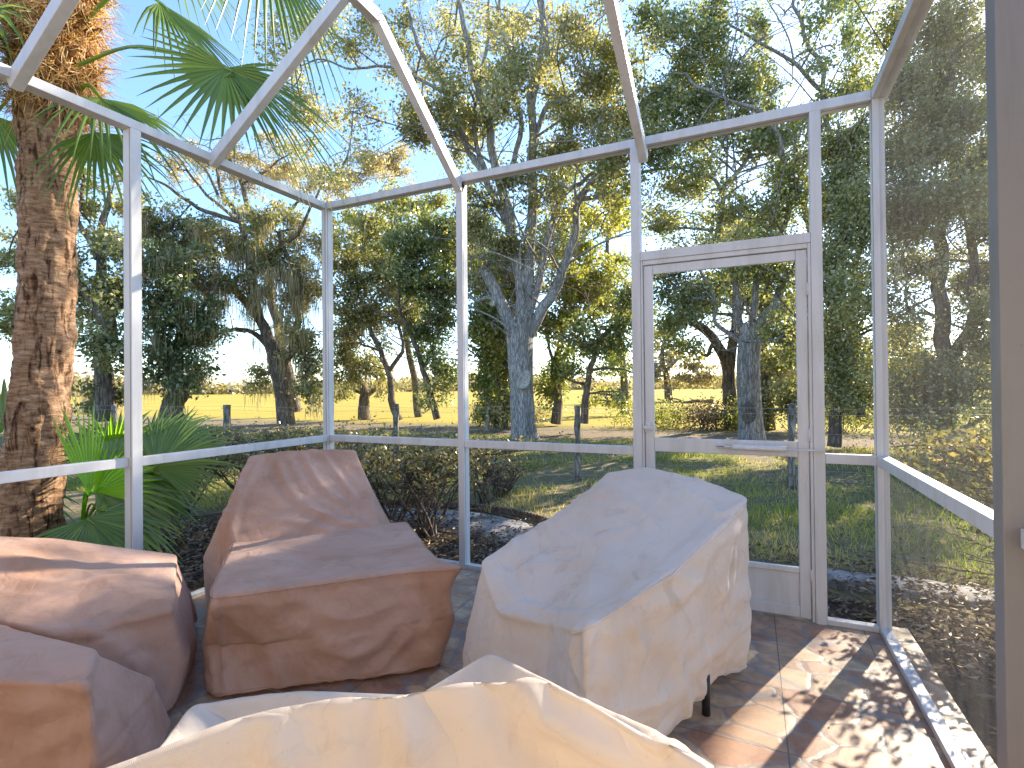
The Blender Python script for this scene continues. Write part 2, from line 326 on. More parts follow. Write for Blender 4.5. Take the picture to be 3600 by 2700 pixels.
SAND = m_simple('grey_sand', [(0.35, (0.13, 0.12, 0.11)), (0.5, (0.26, 0.25, 0.24)), (0.7, (0.42, 0.41, 0.40))], 7, 0.95, 0.6, 0.015)
tag(blob_sheet('sand_patch', [(-1.2, 1.55), (0.2, 1.85), (1.1, 1.68), (1.7, 1.25), (1.5, 1.02), (0.8, 1.1), (-0.3, 1.25)], GZ+0.03, SAND, 0.03, 9), kind='structure')
tag(blob_sheet('sand_path', [(2.9, 1.05), (3.5, 1.28), (4.3, 1.30), (5.2, 1.1), (4.9, 0.85), (3.9, 0.95)], GZ+0.03, SAND, 0.03, 11), kind='structure')
fl = MB(); fl.box((-0.14, -4.6, -0.20), (3.90, 0.12, 0.0)); tag(fl.build('patio_floor', m_floor()), kind='structure')
# ================================================================ screen enclosure
H, HR = 2.785, 0.921
enc = thing('screen_enclosure', (0, 0, 0), 'white aluminium screened patio enclosure with sloping roof bars, chair rail and door', 'patio enclosure')
def part(mb, name, parent, mat=WHITE, bevel=0.003): return mb.build(name, mat, parent, bevel)
def post(x0, x1, y0, y1, z1=H, z0=0.0, foot=True):
    b = MB(); b.box((x0, y0, z0), (x1, y1, z1))
    if foot: b.box((x0+0.006, y0-0.0035, 0.0), (x1-0.006, y0-0.0005, 0.07))
    return part(b, 'post', enc)
post(-0.050, 0, 0, 0.075)                       # back left corner
post(1.235, 1.285, 0, 0.075)
post(2.493, 2.547, 0, 0.075); post(3.468, 3.522, 0, 0.075)
post(3.755, 3.808, 0, 0.075)
post(-0.075, 0, -1.485, -1.43)
post(-0.075, 0, -3.05, -3.0)
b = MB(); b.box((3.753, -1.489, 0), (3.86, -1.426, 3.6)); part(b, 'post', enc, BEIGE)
b = MB(); b.box((3.7525, -1.4865, 0), (3.7532, -1.4285, 3.6)); 
# eave beams
b = MB(); b.box((0.003, 0.001, H), (3.752, 0.077, H+0.052)); part(b, 'eave_beam', enc)
b = MB(); b.box((-0.078, -4.6, H), (0.0, 0.078, H+0.052)); part(b, 'eave_beam', enc)
b = MB(); b.box((3.753, -4.6, H), (3.828, 0.078, H+0.052)); part(b, 'eave_beam', enc)
# chair rails
def rail(a, c): b = MB(); b.box(a, c); return part(b, 'chair_rail', enc)
rail((0.0005, 0.022, HR-0.052), (1.2345, 0.072, HR)); rail((1.2855, 0.004, HR-0.052), (2.4925, 0.054, HR)); rail((3.5225, 0.004, HR-0.052), (3.7545, 0.054, HR))
rail((-0.053, -1.4295, HR-0.052), (-0.003, -0.0005, HR)); rail((-0.080, -2.9995, HR-0.052), (-0.030, -1.4855, HR)); rail((-0.080, -4.5, HR-0.052), (-0.030, -3.0505, HR))
rail((3.757, -1.4255, HR-0.052), (3.807, -0.0005, HR)); rail((3.786, -4.4, HR-0.052), (3.836, -1.4895, HR))
# rubber splines that hold the screen
SPL = m_simple('rubber_spline', [(0.3, (0.10, 0.10, 0.105)), (0.7, (0.20, 0.20, 0.21))], 30, 0.6, 0.1)
def spline(a, c): q = MB(); q.box(a, c); q.build('spline', SPL, enc)
for x_ in (0.0, 1.234, 1.285, 2.492, 3.522, 3.754): spline((x_, 0.013, 0.032), (x_+0.001, 0.0165, HR-0.053)); spline((x_, 0.013, HR+0.001), (x_+0.001, 0.0165, H-0.001))
for y_ in (-1.43, -1.486, -0.001): spline((-0.0155, y_, 0.032), (-0.012, y_+0.001, HR-0.053)); spline((-0.0155, y_, HR+0.001), (-0.012, y_+0.001, H-0.001))
for a_, c_ in ((0.002, 1.233), (1.287, 2.491), (2.549, 3.466), (3.524, 3.753)): spline((a_, 0.030, H-0.001), (c_, 0.0335, H))
# base plates
def plate(a, c): b = MB(); b.box(a, c); return part(b, 'base_plate', enc)
plate((0.0005, 0.0, 0.001), (1.2345, 0.05, 0.03)); plate((1.2855, 0.0, 0.001), (2.4925, 0.05, 0.03)); plate((3.5225, 0.0, 0.001), (3.7545, 0.05, 0.03))
plate((-0.051, -1.4295, 0.001), (-0.001, -0.0005, 0.03)); plate((-0.051, -4.5, 0.001), (-0.001, -1.4855, 0.03)); plate((3.757, -1.4255, 0.001), (3.807, -0.0005, 0.03))
# screws on plates and rafters
SCREWM = m_simple('screw_head', [(0.3, (0.35, 0.34, 0.33)), (0.7, (0.55, 0.54, 0.52))], 50, 0.35, 0.1)
def screw(p, nrm=(0, 0, 1), r=0.005):
    nrm = np.array(nrm, float); nrm /= np.linalg.norm(nrm); p = np.array(p, float)
    sc = MB(); V, F = tube_arrays(np.array([p, p+nrm*0.0025]), np.array([r, r*0.7]), 8); sc.add(V, [tuple(f) for f in F], True); sc.f.append(tuple(8+i for i in range(8))); sc.sm.append(False); sc.build('screw', SCREWM, enc)
for y in (-0.12, -0.46, -0.80, -1.14): screw((3.782, y, 0.03))
for x in (3.56, 3.70): screw((x, 0.025, 0.03))
for x in (3.770, 3.794): screw((x, 0.0, 0.05), (0, -1, 0))
# roof bars
def rafter(p, q, w=0.05, h=0.075, side=(1, 0, 0)):
    p, q = np.array(p), np.array(q); d = (q-p)/np.linalg.norm(q-p); up = np.cross(side, d); b = MB(); b.bar(p, q, side, up, w, h); return b
kB = np.array([1.26, -0.90, 3.40])
rb = rafter((1.26, 0.03, 2.735), kB); rb.bar(kB+np.array([0, 0.012, 0.0]), (1.26, -4.6, 3.42), (1, 0, 0), (0, 0, 1), 0.0495, 0.0745); part(rb, 'rafter', enc)
for k in range(9): a = (k % 3)*0.022; c_ = (k//3)*0.022; screw((1.286, -0.86-a-c_*0.3, 3.372+c_), (1, 0, 0), 0.004)
for t in (0.05, 0.3, 0.55, 0.8):
    p = np.array((1.26, 0.03, 2.735))*(1-t)+kB*t; screw((1.26, p[1]-0.031, p[2]-0.03), (0, -0.62, -0.79), 0.004)
pD, qD = np.array((2.575, 0.02, 2.71)), np.array((2.575, -0.90, 3.175))
rb = rafter(pD, qD); rb.bar(qD, (2.575, -4.6, 3.42), (1, 0, 0), (0, 0.1, 1), 0.0495, 0.0745); part(rb, 'rafter', enc)
for t in (0.06, 0.22, 0.42, 0.62, 0.8): p = pD*(1-t)+qD*t; screw((2.585, p[1]-0.018, p[2]-0.034), (0, -0.45, -0.9), 0.004)
rb = rafter((-0.03, -0.979, 2.785), (1.20, -0.979, 3.597), 0.05, 0.075, (0, 1, 0)); part(rb, 'rafter', enc)
rb = rafter((-0.03, -1.985, 2.770), (1.30, -1.985, 3.55), 0.05, 0.075, (0, 1, 0)); part(rb, 'rafter', enc)
# insect screen, seen where one looks along it on the right-hand wall
n = NT('insect_screen'); tr = n.n('ShaderNodeBsdfTransparent'); df = n.n('ShaderNodeBsdfDiffuse'); df.inputs[0].default_value = (0.17, 0.165, 0.16, 1)
tl = n.n('ShaderNodeBsdfTranslucent'); tl.inputs[0].default_value = (0.22, 0.20, 0.18, 1); mm = n.n('ShaderNodeMixShader'); mm.inputs[0].default_value = 0.5; n.l(df.outputs[0], mm.inputs[1]); n.l(tl.outputs[0], mm.inputs[2])
v = n.coord((1, 9, 1.0)); ns = n.noise(1.6, 3, 0.6, v); mr = n.ramp(ns.outputs[0], [(0.35, (0.16, 0.16, 0.16)), (0.7, (0.34, 0.34, 0.34))])
mx = n.n('ShaderNodeMixShader'); n.l(mr, mx.inputs[0]); n.l(tr.outputs[0], mx.inputs[1]); n.l(mm.outputs[0], mx.inputs[2]); SCREEN = n.done(mx.outputs[0])
def screen(x, y0, y1, z0, z1):
    me = bpy.data.meshes.new('screen_panel'); me.from_pydata([(x, y0, z0), (x, y1, z0), (x, y1, z1), (x, y0, z1)], [], [(0, 1, 2, 3)]); return link('screen_panel', me, SCREEN, enc)
screen(3.782, -1.425, -0.001, 0.031, HR-0.053); screen(3.782, -1.425, -0.001, HR+0.001, H-0.001)
# ---- door
door_frame = MB()
door_frame.box((2.5475, 0.006, 0.0), (2.561, 0.062, 2.072)); door_frame.box((3.452, 0.006, 0.0), (3.4675, 0.062, 2.072))
part(door_frame, 'door_jamb', enc)
hd = MB(); hd.box((2.5475, 0.003, 2.0735), (3.4675, 0.062, 2.128)); hd.box((2.5615, 0.010, 2.045), (3.4515, 0.06, 2.073)); part(hd, 'door_header', enc)
dr = MB(); X0, X1 = 2.565, 3.448
dr.box((X0, 0.018, 0.012), (X0+0.054, 0.046, 2.040)); dr.box((X1-0.054, 0.018, 0.012), (X1, 0.046, 2.040))
dr.box((X0+0.0545, 0.019, 1.985), (X1-0.0545, 0.045, 2.040)); dr.box((X0+0.0545, 0.019, 0.895), (X1-0.0545, 0.045, 0.980))
dr.box((X0+0.0545, 0.019, 0.255), (X1-0.0545, 0.045, 0.285)); dr.box((X0+0.0545, 0.019, 0.012), (X1-0.0545, 0.045, 0.075))
door = part(dr, 'screen_door', enc, WHITE, 0.004)
def sub(mb, name, mat=WHITE, bevel=0.0):
    o = mb.build(name, mat, door, bevel); return o
k = MB(); k.box((X0+0.0545, 0.030, 0.0755), (X1-0.0545, 0.036, 0.2545)); sub(k, 'kick_panel')
h = MB(); h.box((2.566, 0.006, 1.015), (2.598, 0.0175, 1.075)); h.box((2.560, -0.012, 1.040), (2.574, 0.006, 1.052)); h.bar((2.562, -0.022, 1.046), (2.640, -0.030, 1.043), (0, 1, 0.1), (0, 0, 1), 0.013, 0.020); h.tube([(2.578, 0.006, 1.046), (2.578, -0.020, 1.046)], 0.009, 10)
sub(h, 'handle', WHITE, 0.002)
for hz in (.25, 1.02, 1.82):
    hg = MB(); hg.tube([(3.4495, 0.010, hz-.035), (3.4495, 0.010, hz+.035)], 0.006, 10); hg.box((3.428, 0.0155, hz-.035), (3.447, 0.0178, hz+.035)); sub(hg, 'hinge')
cl = MB(); cl.tube([(3.060, -0.020, 0.944), (3.335, -0.020, 0.941)], 0.0165, 20); cl.tube([(3.335, -0.020, 0.941), (3.400, -0.022, 0.940)], 0.004, 8)
cl.tube([(3.018, -0.018, 0.945), (3.060, -0.019, 0.944)], 0.006, 8); cl.box((2.975, -0.024, 0.938), (3.040, 0.0185, 0.941)); cl.box((2.975, -0.024, 0.947), (3.040, 0.0185, 0.950)); cl.box((2.975, 0.014, 0.930), (3.02, 0.0185, 0.958))
sub(cl, 'door_closer', WHITE, 0.0015)
cb = MB(); cb.bar((3.385, -0.022, 0.940), (3.512, -0.008, 0.940), (0, 1, 0), (0, 0, 1), 0.012, 0.009); cb.box((3.475, -0.006, 0.924), (3.518, -0.0005, 0.956)); cb.build('closer_bracket', WHITE, enc)
hw = MB(); hw.box((-2.6, -4.9, GZ), (7.5, -4.62, 3.3)); hw.box((-2.9, -4.62, 3.3), (7.8, -4.2, 3.42)); tag(hw.build('bounce_wall', m_simple('bounce_wall_stucco', [(0.3, (0.30, 0.265, 0.23)), (0.7, (0.35, 0.31, 0.27))], 40, 0.9, 0.4, 0.004)), kind='structure')  # unseen house wall, added behind the camera to bounce light onto the covers
# ================================================================ covered furniture
def rings_grid(rings, NU, NV):
    """rings: list of (K,3) closed control rings, inner to outer -> (NV,NU,3)"""
    R = np.array(rings, float); nR, K, _ = R.shape
    seg = np.linalg.norm(np.roll(R, -1, 1)-R, axis=2).mean(0); cnt = np.maximum(2, np.round(seg/seg.sum()*NU).astype(int))
    G = []
    for r in R:
        row = []
        for k in range(K):
            a, b_ = r[k], r[(k+1) % K]; t = np.arange(cnt[k])[:, None]/cnt[k]; row.append(a+(b_-a)*t)
        G.append(np.vstack(row))
    G = np.array(G); d = np.linalg.norm(G[1:]-G[:-1], axis=2).mean(1); cv = np.maximum(2, np.round(d/d.sum()*NV).astype(int))
    out = []
    for i in range(nR-1):
        for t in np.arange(cv[i])/cv[i]: out.append(G[i]+(G[i+1]-G[i])*t)
    out.append(G[-1]); rings_grid.rows = np.concatenate([[0], np.cumsum(cv)]); return np.array(out)
def relax(G, it, keep=None):
    G = G.copy()
    for _ in range(it):
        L = (np.roll(G, 1, 1)+np.roll(G, -1, 1))/2; L2 = G.copy(); L2[1:-1] = (G[2:]+G[:-2])/2; L2[0] = G[0]; L2[-1] = G[-1]
        G = 0.5*G+0.25*L+0.25*L2
    return G
def grid_normals(G):
    du = np.roll(G, -1, 1)-np.roll(G, 1, 1); dv = np.gradient(G, axis=0); N = np.cross(du, dv); N /= np.linalg.norm(N, axis=2)[:, :, None]+1e-9
    c = G.mean((0, 1)); s = np.sign(((G-c)*N).sum(2).mean()); return N*(s if s else 1)
def wrinkle(G0, its=160, ex_u=0.03, ex_v=0.015, seed=0, maxout=0.06, hold=0.02, free=0.3, grav=0.0006):
    """cloth with a little more material than the form needs, relaxed over it"""
    r = np.random.default_rng(seed); X0 = G0; N = grid_normals(X0); NVv, NUu, _ = G0.shape
    P = X0.reshape(-1, 3); nz = vnoise(P*4.0, seed, 3).reshape(NVv, NUu); nz2 = vnoise(P*2.3+5, seed+1, 2).reshape(NVv, NUu)
    vv = np.linspace(0, 1, NVv)[:, None]
    eu = 1+ex_u*np.clip(0.75+0.9*nz, 0, 2.4)*(0.4+free*2*vv); ev = 1+ex_v*np.clip(0.6+0.9*nz2, 0, 2.4)
    X = X0 + N*(0.004+0.006*r.random((NVv, NUu, 1))) + N*0.006*vnoise(P*9, seed+3, 2).reshape(NVv, NUu, 1)
    Lu = np.linalg.norm(np.roll(X0, -1, 1)-X0, axis=2)*eu; Lv = np.linalg.norm(X0[1:]-X0[:-1], axis=2)*ev[:-1]
    d1 = np.linalg.norm(np.roll(X0, -1, 1)[1:]-X0[:-1], axis=2)*(eu*ev)[:-1]**0.5; d2 = np.linalg.norm(X0[1:]-np.roll(X0, -1, 1)[:-1], axis=2)*(eu*ev)[:-1]**0.5
    Bu = np.linalg.norm(np.roll(X0, -3, 1)-X0, axis=2); Bv = np.linalg.norm(X0[3:]-X0[:-3], axis=2)
    def acc(A, W, ia, ja, ib, jb, L, k, push=False):
        D = X[ib, jb]-X[ia, ja]; l = np.linalg.norm(D, axis=-1)+1e-9; c = (l-L)/l*0.5*k
        if push: c = np.where(l < L*0.80, c, 0)
        C = D*c[..., None]; A[ia, ja] += C; A[ib, jb] -= C; W[ia, ja] += 1; W[ib, jb] += 1
    I = np.arange(NVv); J = np.arange(NUu); IJ = np.meshgrid(I, J, indexing='ij'); i0, j0 = IJ; j1 = (j0+1) % NUu; j3 = (j0+3) % NUu
    a0, b0 = i0[:-1], j0[:-1]; a1 = i0[1:]; b1 = j1[:-1]
    for t in range(its):
        A = np.zeros_like(X); W = np.zeros(X.shape[:2])
        acc(A, W, i0, j0, i0, j1, Lu, 1.0); acc(A, W, a0, b0, a1, b0, Lv, 1.0); acc(A, W, a0, b0, a1, b1, d1, 0.6); acc(A, W, a1, b0, a0, b1, d2, 0.6)
        acc(A, W, i0, j0, i0, j3, Bu, 1.0, True); acc(A, W, i0[:-3], j0[:-3], i0[3:], j0[:-3], Bv, 1.0, True)
        X = X + A/np.maximum(W, 1)[..., None]*2.4
        X[..., 2] -= grav
        D = X-X0; h = (D*N).sum(2); lim = maxout*(0.35+0.65*vv**0.7)
        hc = np.clip(h, 0.0, lim); X = X + N*(hc-h)[..., None]
        T = D-N*h[..., None]; X = X - T*hold
        X[-1] = X[-1]*0.9+(X0[-1]+N[-1]*hc[-1][:, None])*0.1
    X[:7] = X0[:7]
    for _ in range(12): X[-3:] = X[-3:]*.5+(np.roll(X[-3:], 1, 1)+np.roll(X[-3:], -1, 1))*.25
    return X
def see(G):
    D = G-CAM; z = D@FW; return (1800+FPX*(D@RT)/z)*2212/3600, (1350-FPX*(D@UP)/z)*2212/3600, z
def fold(G, uv, amp, wid, asym=0.0):
    """raise a fold on the cloth along the line that is seen through these view points"""
    U_, V_, Z_ = see(G); N = grid_normals(G); pts = []
    for u, v in uv:
        d = np.hypot(U_-u, V_-v); m = d < d.min()+12; z = np.where(m, Z_, 1e9); k = np.unravel_index(np.argmin(z), z.shape); pts.append(G[k])
    P = smooth_poly(pts, 5) if len(pts) > 2 else smooth_poly([pts[0], (pts[0]+pts[1])/2, pts[1]], 5)
    best = np.full(G.shape[:2], 1e9); tt = np.zeros(G.shape[:2]); L = len(P)-1
    for i in range(L):
        a, b_ = P[i], P[i+1]; ab = b_-a; t = np.clip(((G-a)@ab)/(ab@ab+1e-12), 0, 1); d = np.linalg.norm(G-(a+t[..., None]*ab), axis=2); m = d < best; best = np.where(m, d, best); tt = np.where(m, (i+t)/L, tt)
    prof = (0.55*np.exp(-best/wid*1.5)+0.45*np.exp(-(best/wid)**2))*np.sin(np.clip(tt*0.86+0.07, 0, 1)*np.pi)**0.6 - 0.35*np.exp(-((best-wid*1.9)/wid)**2)
    return G+N*(amp*prof)[..., None]
def pleats(G, row0, amp, n, seed):
    """soft vertical folds of the hanging skirt"""
    r = np.random.default_rng(seed); NVv, NUu, _ = G.shape; th = np.linspace(0, 2*np.pi, NUu, endpoint=False); v = np.clip((np.arange(NVv)-row0)/(NVv-1-row0), 0, 1)[:, None]; N = grid_normals(G); o = np.zeros((NVv, NUu))
    for k in range(n):
        c = r.uniform(0, 6.283); w = r.uniform(.03, .10); st = r.uniform(0, .45); lean = r.normal()*.12; d = np.angle(np.exp(1j*(th[None, :]-c-lean*v))); o += r.uniform(.4, 1)*amp*np.clip((v-st)/.5, 0, 1)**.8*(np.exp(-np.abs(d)/w*(1+.6*np.sign(d)*r.choice([-1, 1])))-.35*np.exp(-((np.abs(d)-2*w)/w)**2))
    return G+N*o[..., None]
def crumple(G, amp, seed, fr=3.0):
    P = G.reshape(-1, 3); N = grid_normals(G); a = vnoise(P*fr*np.array([1, 1, .55]), seed, 1)/.9; b_ = vnoise(P*fr*2.1+a[:, None]*.3, seed+7, 1)/.9; c = vnoise(P*fr*4.3, seed+9, 1); m = np.clip(.5+.6*vnoise(P*1.5, seed+11, 1), 0.1, 1.3)
    return G+N*(amp*m*((1-np.minimum(1, np.abs(a)))**2*1.0+(1-np.minimum(1, np.abs(b_)))**2*0.6+(1-np.minimum(1, np.abs(c)))**2*.22-0.6)).reshape(G.shape[0], -1)[..., None]
def grid_mesh(name, G, parent, mat, thick=0.003, subd=0):
    k_ = max(12, G.shape[0]//4); Gs = relax(G, 25); w_ = np.clip(1-np.arange(G.shape[0])/k_, 0, 1)[:, None, None]**.6; Gs[0] = Gs[1].mean(0)*.97+Gs[1]*.03; G = G*(1-w_)+Gs*w_; G = relax(G, 1)
    NVv, NUu, _ = G.shape; V = G.reshape(-1, 3)
    i = np.arange(NVv-1)[:, None]*NUu; j = np.arange(NUu)[None, :]; j2 = (j+1) % NUu
    F = np.stack([i+j, i+j2, i+NUu+j2, i+NUu+j], -1).reshape(-1, 4)
    c = G[0].mean(0); V = np.vstack([V, c[None]]); faces = [tuple(f) for f in F.tolist()]+[(NVv*NUu, int((q+1) % NUu), int(q)) for q in range(NUu)]
    me = bpy.data.meshes.new(name); me.from_pydata(V.tolist(), [], faces); me.polygons.foreach_set("use_smooth", [True]*len(faces)); me.update()
    o = link(name, me, mat, parent)
    P_ = G[-5]+grid_normals(G)[-5]*.0012; P_ = np.vstack([P_, P_[:1]]); tv, tf = tube_arrays(P_, np.full(len(P_), .0022), 5); link('hem_seam', mesh_np('hem_seam', tv, tf, smooth=True), mat, parent)
    if subd: q = o.modifiers.new("smooth", 'SUBSURF'); q.levels = subd; q.render_levels = subd
    return o
def seam(G, row, j0, j1, parent, mat, r=0.0035, lift=0.003):
    N = grid_normals(G); js = np.arange(j0, j1) % G.shape[1]; P = G[row, js]+N[row, js]*lift
    P = np.array([P[max(0, i-1):i+2].mean(0) for i in range(len(P))]); V, F = tube_arrays(P, np.full(len(P), r), 6)
    return link('seam', mesh_np('seam', V, F, smooth=True), mat, parent)
def legs(parent, pts, h=0.16, r=0.016):
    for x, y in pts:
        b = MB(); b.tube([(x, y, 0.001), (x, y, h)], r, 12); b.build('leg', BLACK, parent)
def chair_rings(T, Sr, ctr, hem, mid=0.33, out=0.02):
    T, Sr, hem = map(np.array, (T, Sr, hem)); ctr = np.array(ctr)
    c = T.mean(0); Mr = T*0.45+hem*0.55; Mr[:, 2] = T[:, 2]*0.42+0.02; d = Mr[:, :2]-c[:2]; Mr[:, :2] += d/np.linalg.norm(d, axis=1)[:, None]*out
    S2 = ctr+(Sr-ctr)*0.45; S2[:, 2] = ctr[2]+(Sr[:, 2]-ctr[2])*0.45
    return [ctr+(Sr-ctr)*0.05, S2, Sr, Sr*0.45+T*0.55+np.array([0, 0, 0.012]), T, T*0.8+Mr*0.2+np.array([0, 0, -0.01]), Mr, hem]
# ---- cream cover beside the door
chw = thing('covered_armchair', (2.6, -1.1, 0), 'patio armchair under a crumpled cream canvas cover, in front of the screen door', 'covered chair')
T = [(2.11,-1.30,.57),(2.20,-1.06,.63),(2.36,-.82,.73),(2.49,-.60,.86),(2.66,-.53,.885),(2.95,-.66,.865),(3.15,-.85,.83),(3.05,-1.12,.76),(2.90,-1.42,.66),(2.70,-1.74,.575),(2.50,-1.45,.435),(2.25,-1.42,.43)]
Sr = [(2.24,-1.24,.53),(2.31,-1.12,.575),(2.40,-1.0,.645),(2.50,-.88,.725),(2.66,-.85,.745),(2.82,-.92,.735),(2.93,-1.02,.715),(2.87,-1.17,.655),(2.76,-1.36,.58),(2.64,-1.5,.53),(2.5,-1.38,.465),(2.34,-1.34,.455)]
hem = [(2.03,-1.32,.05),(1.95,-1.02,.05),(2.05,-.75,.05),(2.25,-.45,.05),(2.62,-.34,.05),(2.98,-.45,.05),(3.12,-.74,.06),(2.99,-.98,.13),(2.88,-1.28,.09),(2.70,-1.76,.04),(2.46,-1.62,.04),(2.18,-1.50,.04)]
G = relax(rings_grid(chair_rings(T, Sr, (2.56, -1.15, .59), hem), 290, 165), 5); ROW = rings_grid.rows[4]
G = wrinkle(G, 140, 0.025, 0.015, 11, 0.045); G = crumple(G, 0.011, 8, 3.0); G = pleats(G, ROW+3, .022, 15, 4)
for uv, am, wd in [([(1232, 1350), (1225, 1410), (1240, 1480)], .03, .020), ([(1272, 1330), (1266, 1400), (1280, 1470)], .026, .018), ([(1290, 1030), (1265, 1130), (1240, 1240)], .012, .022), ([(1440, 1020), (1400, 1110), (1370, 1200)], .014, .025), ([(1200, 1180), (1300, 1150), (1400, 1110)], .010, .02), 
 ([(1530, 1080), (1560, 1100), (1610, 1065)], .02, .018), ([(1390, 1260), (1440, 1230), (1520, 1250)], .014, .02), ([(1370, 1330), (1400, 1390), (1380, 1470)], .014, .02), ([(1400, 1300), (1500, 1280), (1560, 1180)], .016, .03), ([(1480, 1450), (1430, 1510), (1340, 1540)], .012, .02), ([(1080, 1330), (1130, 1340), (1200, 1400)], .012, .02), ([(1590, 1110), (1580, 1250), (1560, 1400)], .016, .018)]: G = fold(G, uv, am*.7, wd*1.1)
grid_mesh('cover', G, chw, CLO_W)
NUu = G.shape[1]
seam(G, ROW, int(NUu*0.50), int(NUu*0.80), chw, CLO_W, 0.004, 0.002)
legs(chw, [(2.985, -1.07), (2.80, -1.40), (2.25, -1.25), (2.62, -.60)])
# ---- near cover, seen over its back
chf = thing('covered_armchair', (2.6, -2.5, 0), 'patio armchair under a tan canvas cover, seen over its sunlit back, nearest the viewer', 'covered chair')
T = [(2.02,-2.50,.605),(2.20,-2.70,.66),(2.40,-2.88,.80),(2.55,-2.975,.930),(2.68,-2.85,.968),(2.93,-2.67,.972),(3.13,-2.71,.935),(3.02,-2.46,.80),(2.84,-2.24,.68),(2.53,-2.03,.61),(2.40,-2.18,.54),(2.19,-2.36,.605)]
Sr = [(2.20,-2.44,.49),(2.30,-2.56,.49),(2.42,-2.66,.52),(2.53,-2.74,.60),(2.64,-2.69,.62),(2.80,-2.56,.62),(2.86,-2.48,.60),(2.82,-2.42,.53),(2.74,-2.32,.50),(2.58,-2.20,.49),(2.46,-2.24,.47),(2.34,-2.34,.465)]
hem = [(1.98,-2.42,.05),(2.10,-2.72,.05),(2.30,-2.98,.05),(2.55,-3.12,.05),(2.80,-3.02,.05),(3.02,-2.85,.05),(3.20,-2.68,.05),(3.12,-2.45,.05),(2.92,-2.24,.05),(2.64,-1.96,.05),(2.40,-2.06,.04),(2.14,-2.25,.04)]
G = relax(rings_grid(chair_rings(T, Sr, (2.5, -2.45, .48), hem), 300, 165), 14); ROW = rings_grid.rows[4]
G = wrinkle(G, 100, 0.010, 0.008, 23, 0.02); G = crumple(G, 0.006, 5, 2.6)
for uv, am, wd in [([(1150, 1492), (1185, 1545), (1260, 1590), (1350, 1645)], .034, .020), ([(865, 1560), (885, 1600), (880, 1655)], .026, .018), ([(590, 1608), (600, 1640), (600, 1658)], .018, .018), ([(1000, 1560), (1080, 1600), (1130, 1650)], .006, .03)]: G = fold(G, uv, am, wd)
grid_mesh('cover', G, chf, CLO_C)
legs(chf, [(2.62, -2.92), (3.05, -2.62), (2.15, -2.45), (2.55, -2.15)])
# ---- box-like pieces
def box_rings(top, hem, mid=None, inset=0.02):
    """top: 8 points (corners and middles) of the top outline, hem: matching 8 points"""
    top, hem = np.array(top), np.array(hem); c = top.mean(0)
    Mr = top*0.5+hem*0.5
    if mid is not None: Mr = np.array(mid)
    return [c+(top-c)*0.04, c+(top-c)*0.6, c+(top-c)*0.93, top, top*0.93+Mr*0.07+np.array([0, 0, -0.012]), Mr, hem]
def mids(c): 
    c = np.array(c, float); o = []
    for i in range(4): o += [c[i], (c[i]+c[(i+1) % 4])/2]
    return np.array(o)
# brown cover by the back corner: back rest behind, box-shaped front
cb1 = thing('covered_lounge_chair', (1.0, -1.1, 0), 'lounge chair and footrest under brown canvas, standing in the back corner', 'covered chair')
top = mids([(1.135,-1.83,.452), (1.80,-1.15,.455), (1.17,-.545,.462), (.50,-1.225,.462)]); top[0, 2] += .004
hem = mids([(1.08,-1.80,.03), (1.84,-1.22,.03), (1.22,-.50,.03), (.42,-1.20,.03)])
mid = mids([(1.03,-1.74,.23), (1.89,-1.17,.26), (1.24,-.46,.25), (.41,-1.22,.25)]); mid[1] += (.05, -.05, 0)
mid[0] += (-.03, -.02, 0); mid[7] += (-.05, -.02, 0); hem[0] += (.03, .0, 0)
G = relax(rings_grid(box_rings(top, hem, mid), 270, 140), 3); ROW = rings_grid.rows[3]; G = wrinkle(G, 130, 0.025, 0.010, 31, 0.03, free=0.6); G = crumple(G, 0.008, 12, 3.0); G = pleats(G, ROW+3, .012, 16, 5)
for uv, am, wd in [([(470, 1310), (560, 1400), (620, 1480)], .012, .03), ([(640, 1300), (760, 1330), (880, 1290)], .012, .03), ([(700, 1420), (800, 1400), (900, 1300)], .014, .03), ([(800, 1450), (870, 1400), (900, 1340)], .014, .025), ([(500, 1500), (480, 1400), (455, 1310)], .02, .016), ([(445, 1440), (470, 1380), (450, 1320)], .014, .018), ([(650, 1180), (750, 1170), (850, 1165)], .004, .02)]: G = fold(G, uv, am, wd)
# the stiff corner that sticks out at the front right
cc = np.array([1.80, -1.15, .45]); dd = np.linalg.norm(G-cc, axis=2); wgt = np.exp(-(dd/0.085)**1.4)[..., None]; G = G+wgt*np.array([.15, -.02, .022])
grid_mesh('footrest_cover', G, cb1, CLO_B); NUu = G.shape[1]; seam(G, ROW, 0, NUu+1, cb1, CLO_B, 0.0035, 0.001)
top = [(.66,-1.32,.40),(.95,-1.02,.40),(1.14,-.74,.41),(.92,-.56,.62),(.655,-.42,.885),(.45,-.66,.91),(.245,-.93,.89),(.40,-1.22,.62)]
hem = [(.62,-1.35,.04),(.95,-1.0,.04),(1.18,-.70,.04),(1.02,-.34,.04),(.75,-.16,.04),(.42,-.40,.04),(.09,-.88,.04),(.26,-1.22,.04)]
mid = [(.62,-1.33,.22),(.95,-1.0,.22),(1.20,-.70,.25),(1.0,-.42,.34),(.70,-.24,.48),(.36,-.55,.5),(.12,-.98,.48),(.28,-1.27,.34)]
G = relax(rings_grid(box_rings(top, hem, mid), 240, 130), 6); G = wrinkle(G, 120, 0.02, 0.015, 37, 0.035, free=0.5); G = crumple(G, 0.007, 13, 2.6)
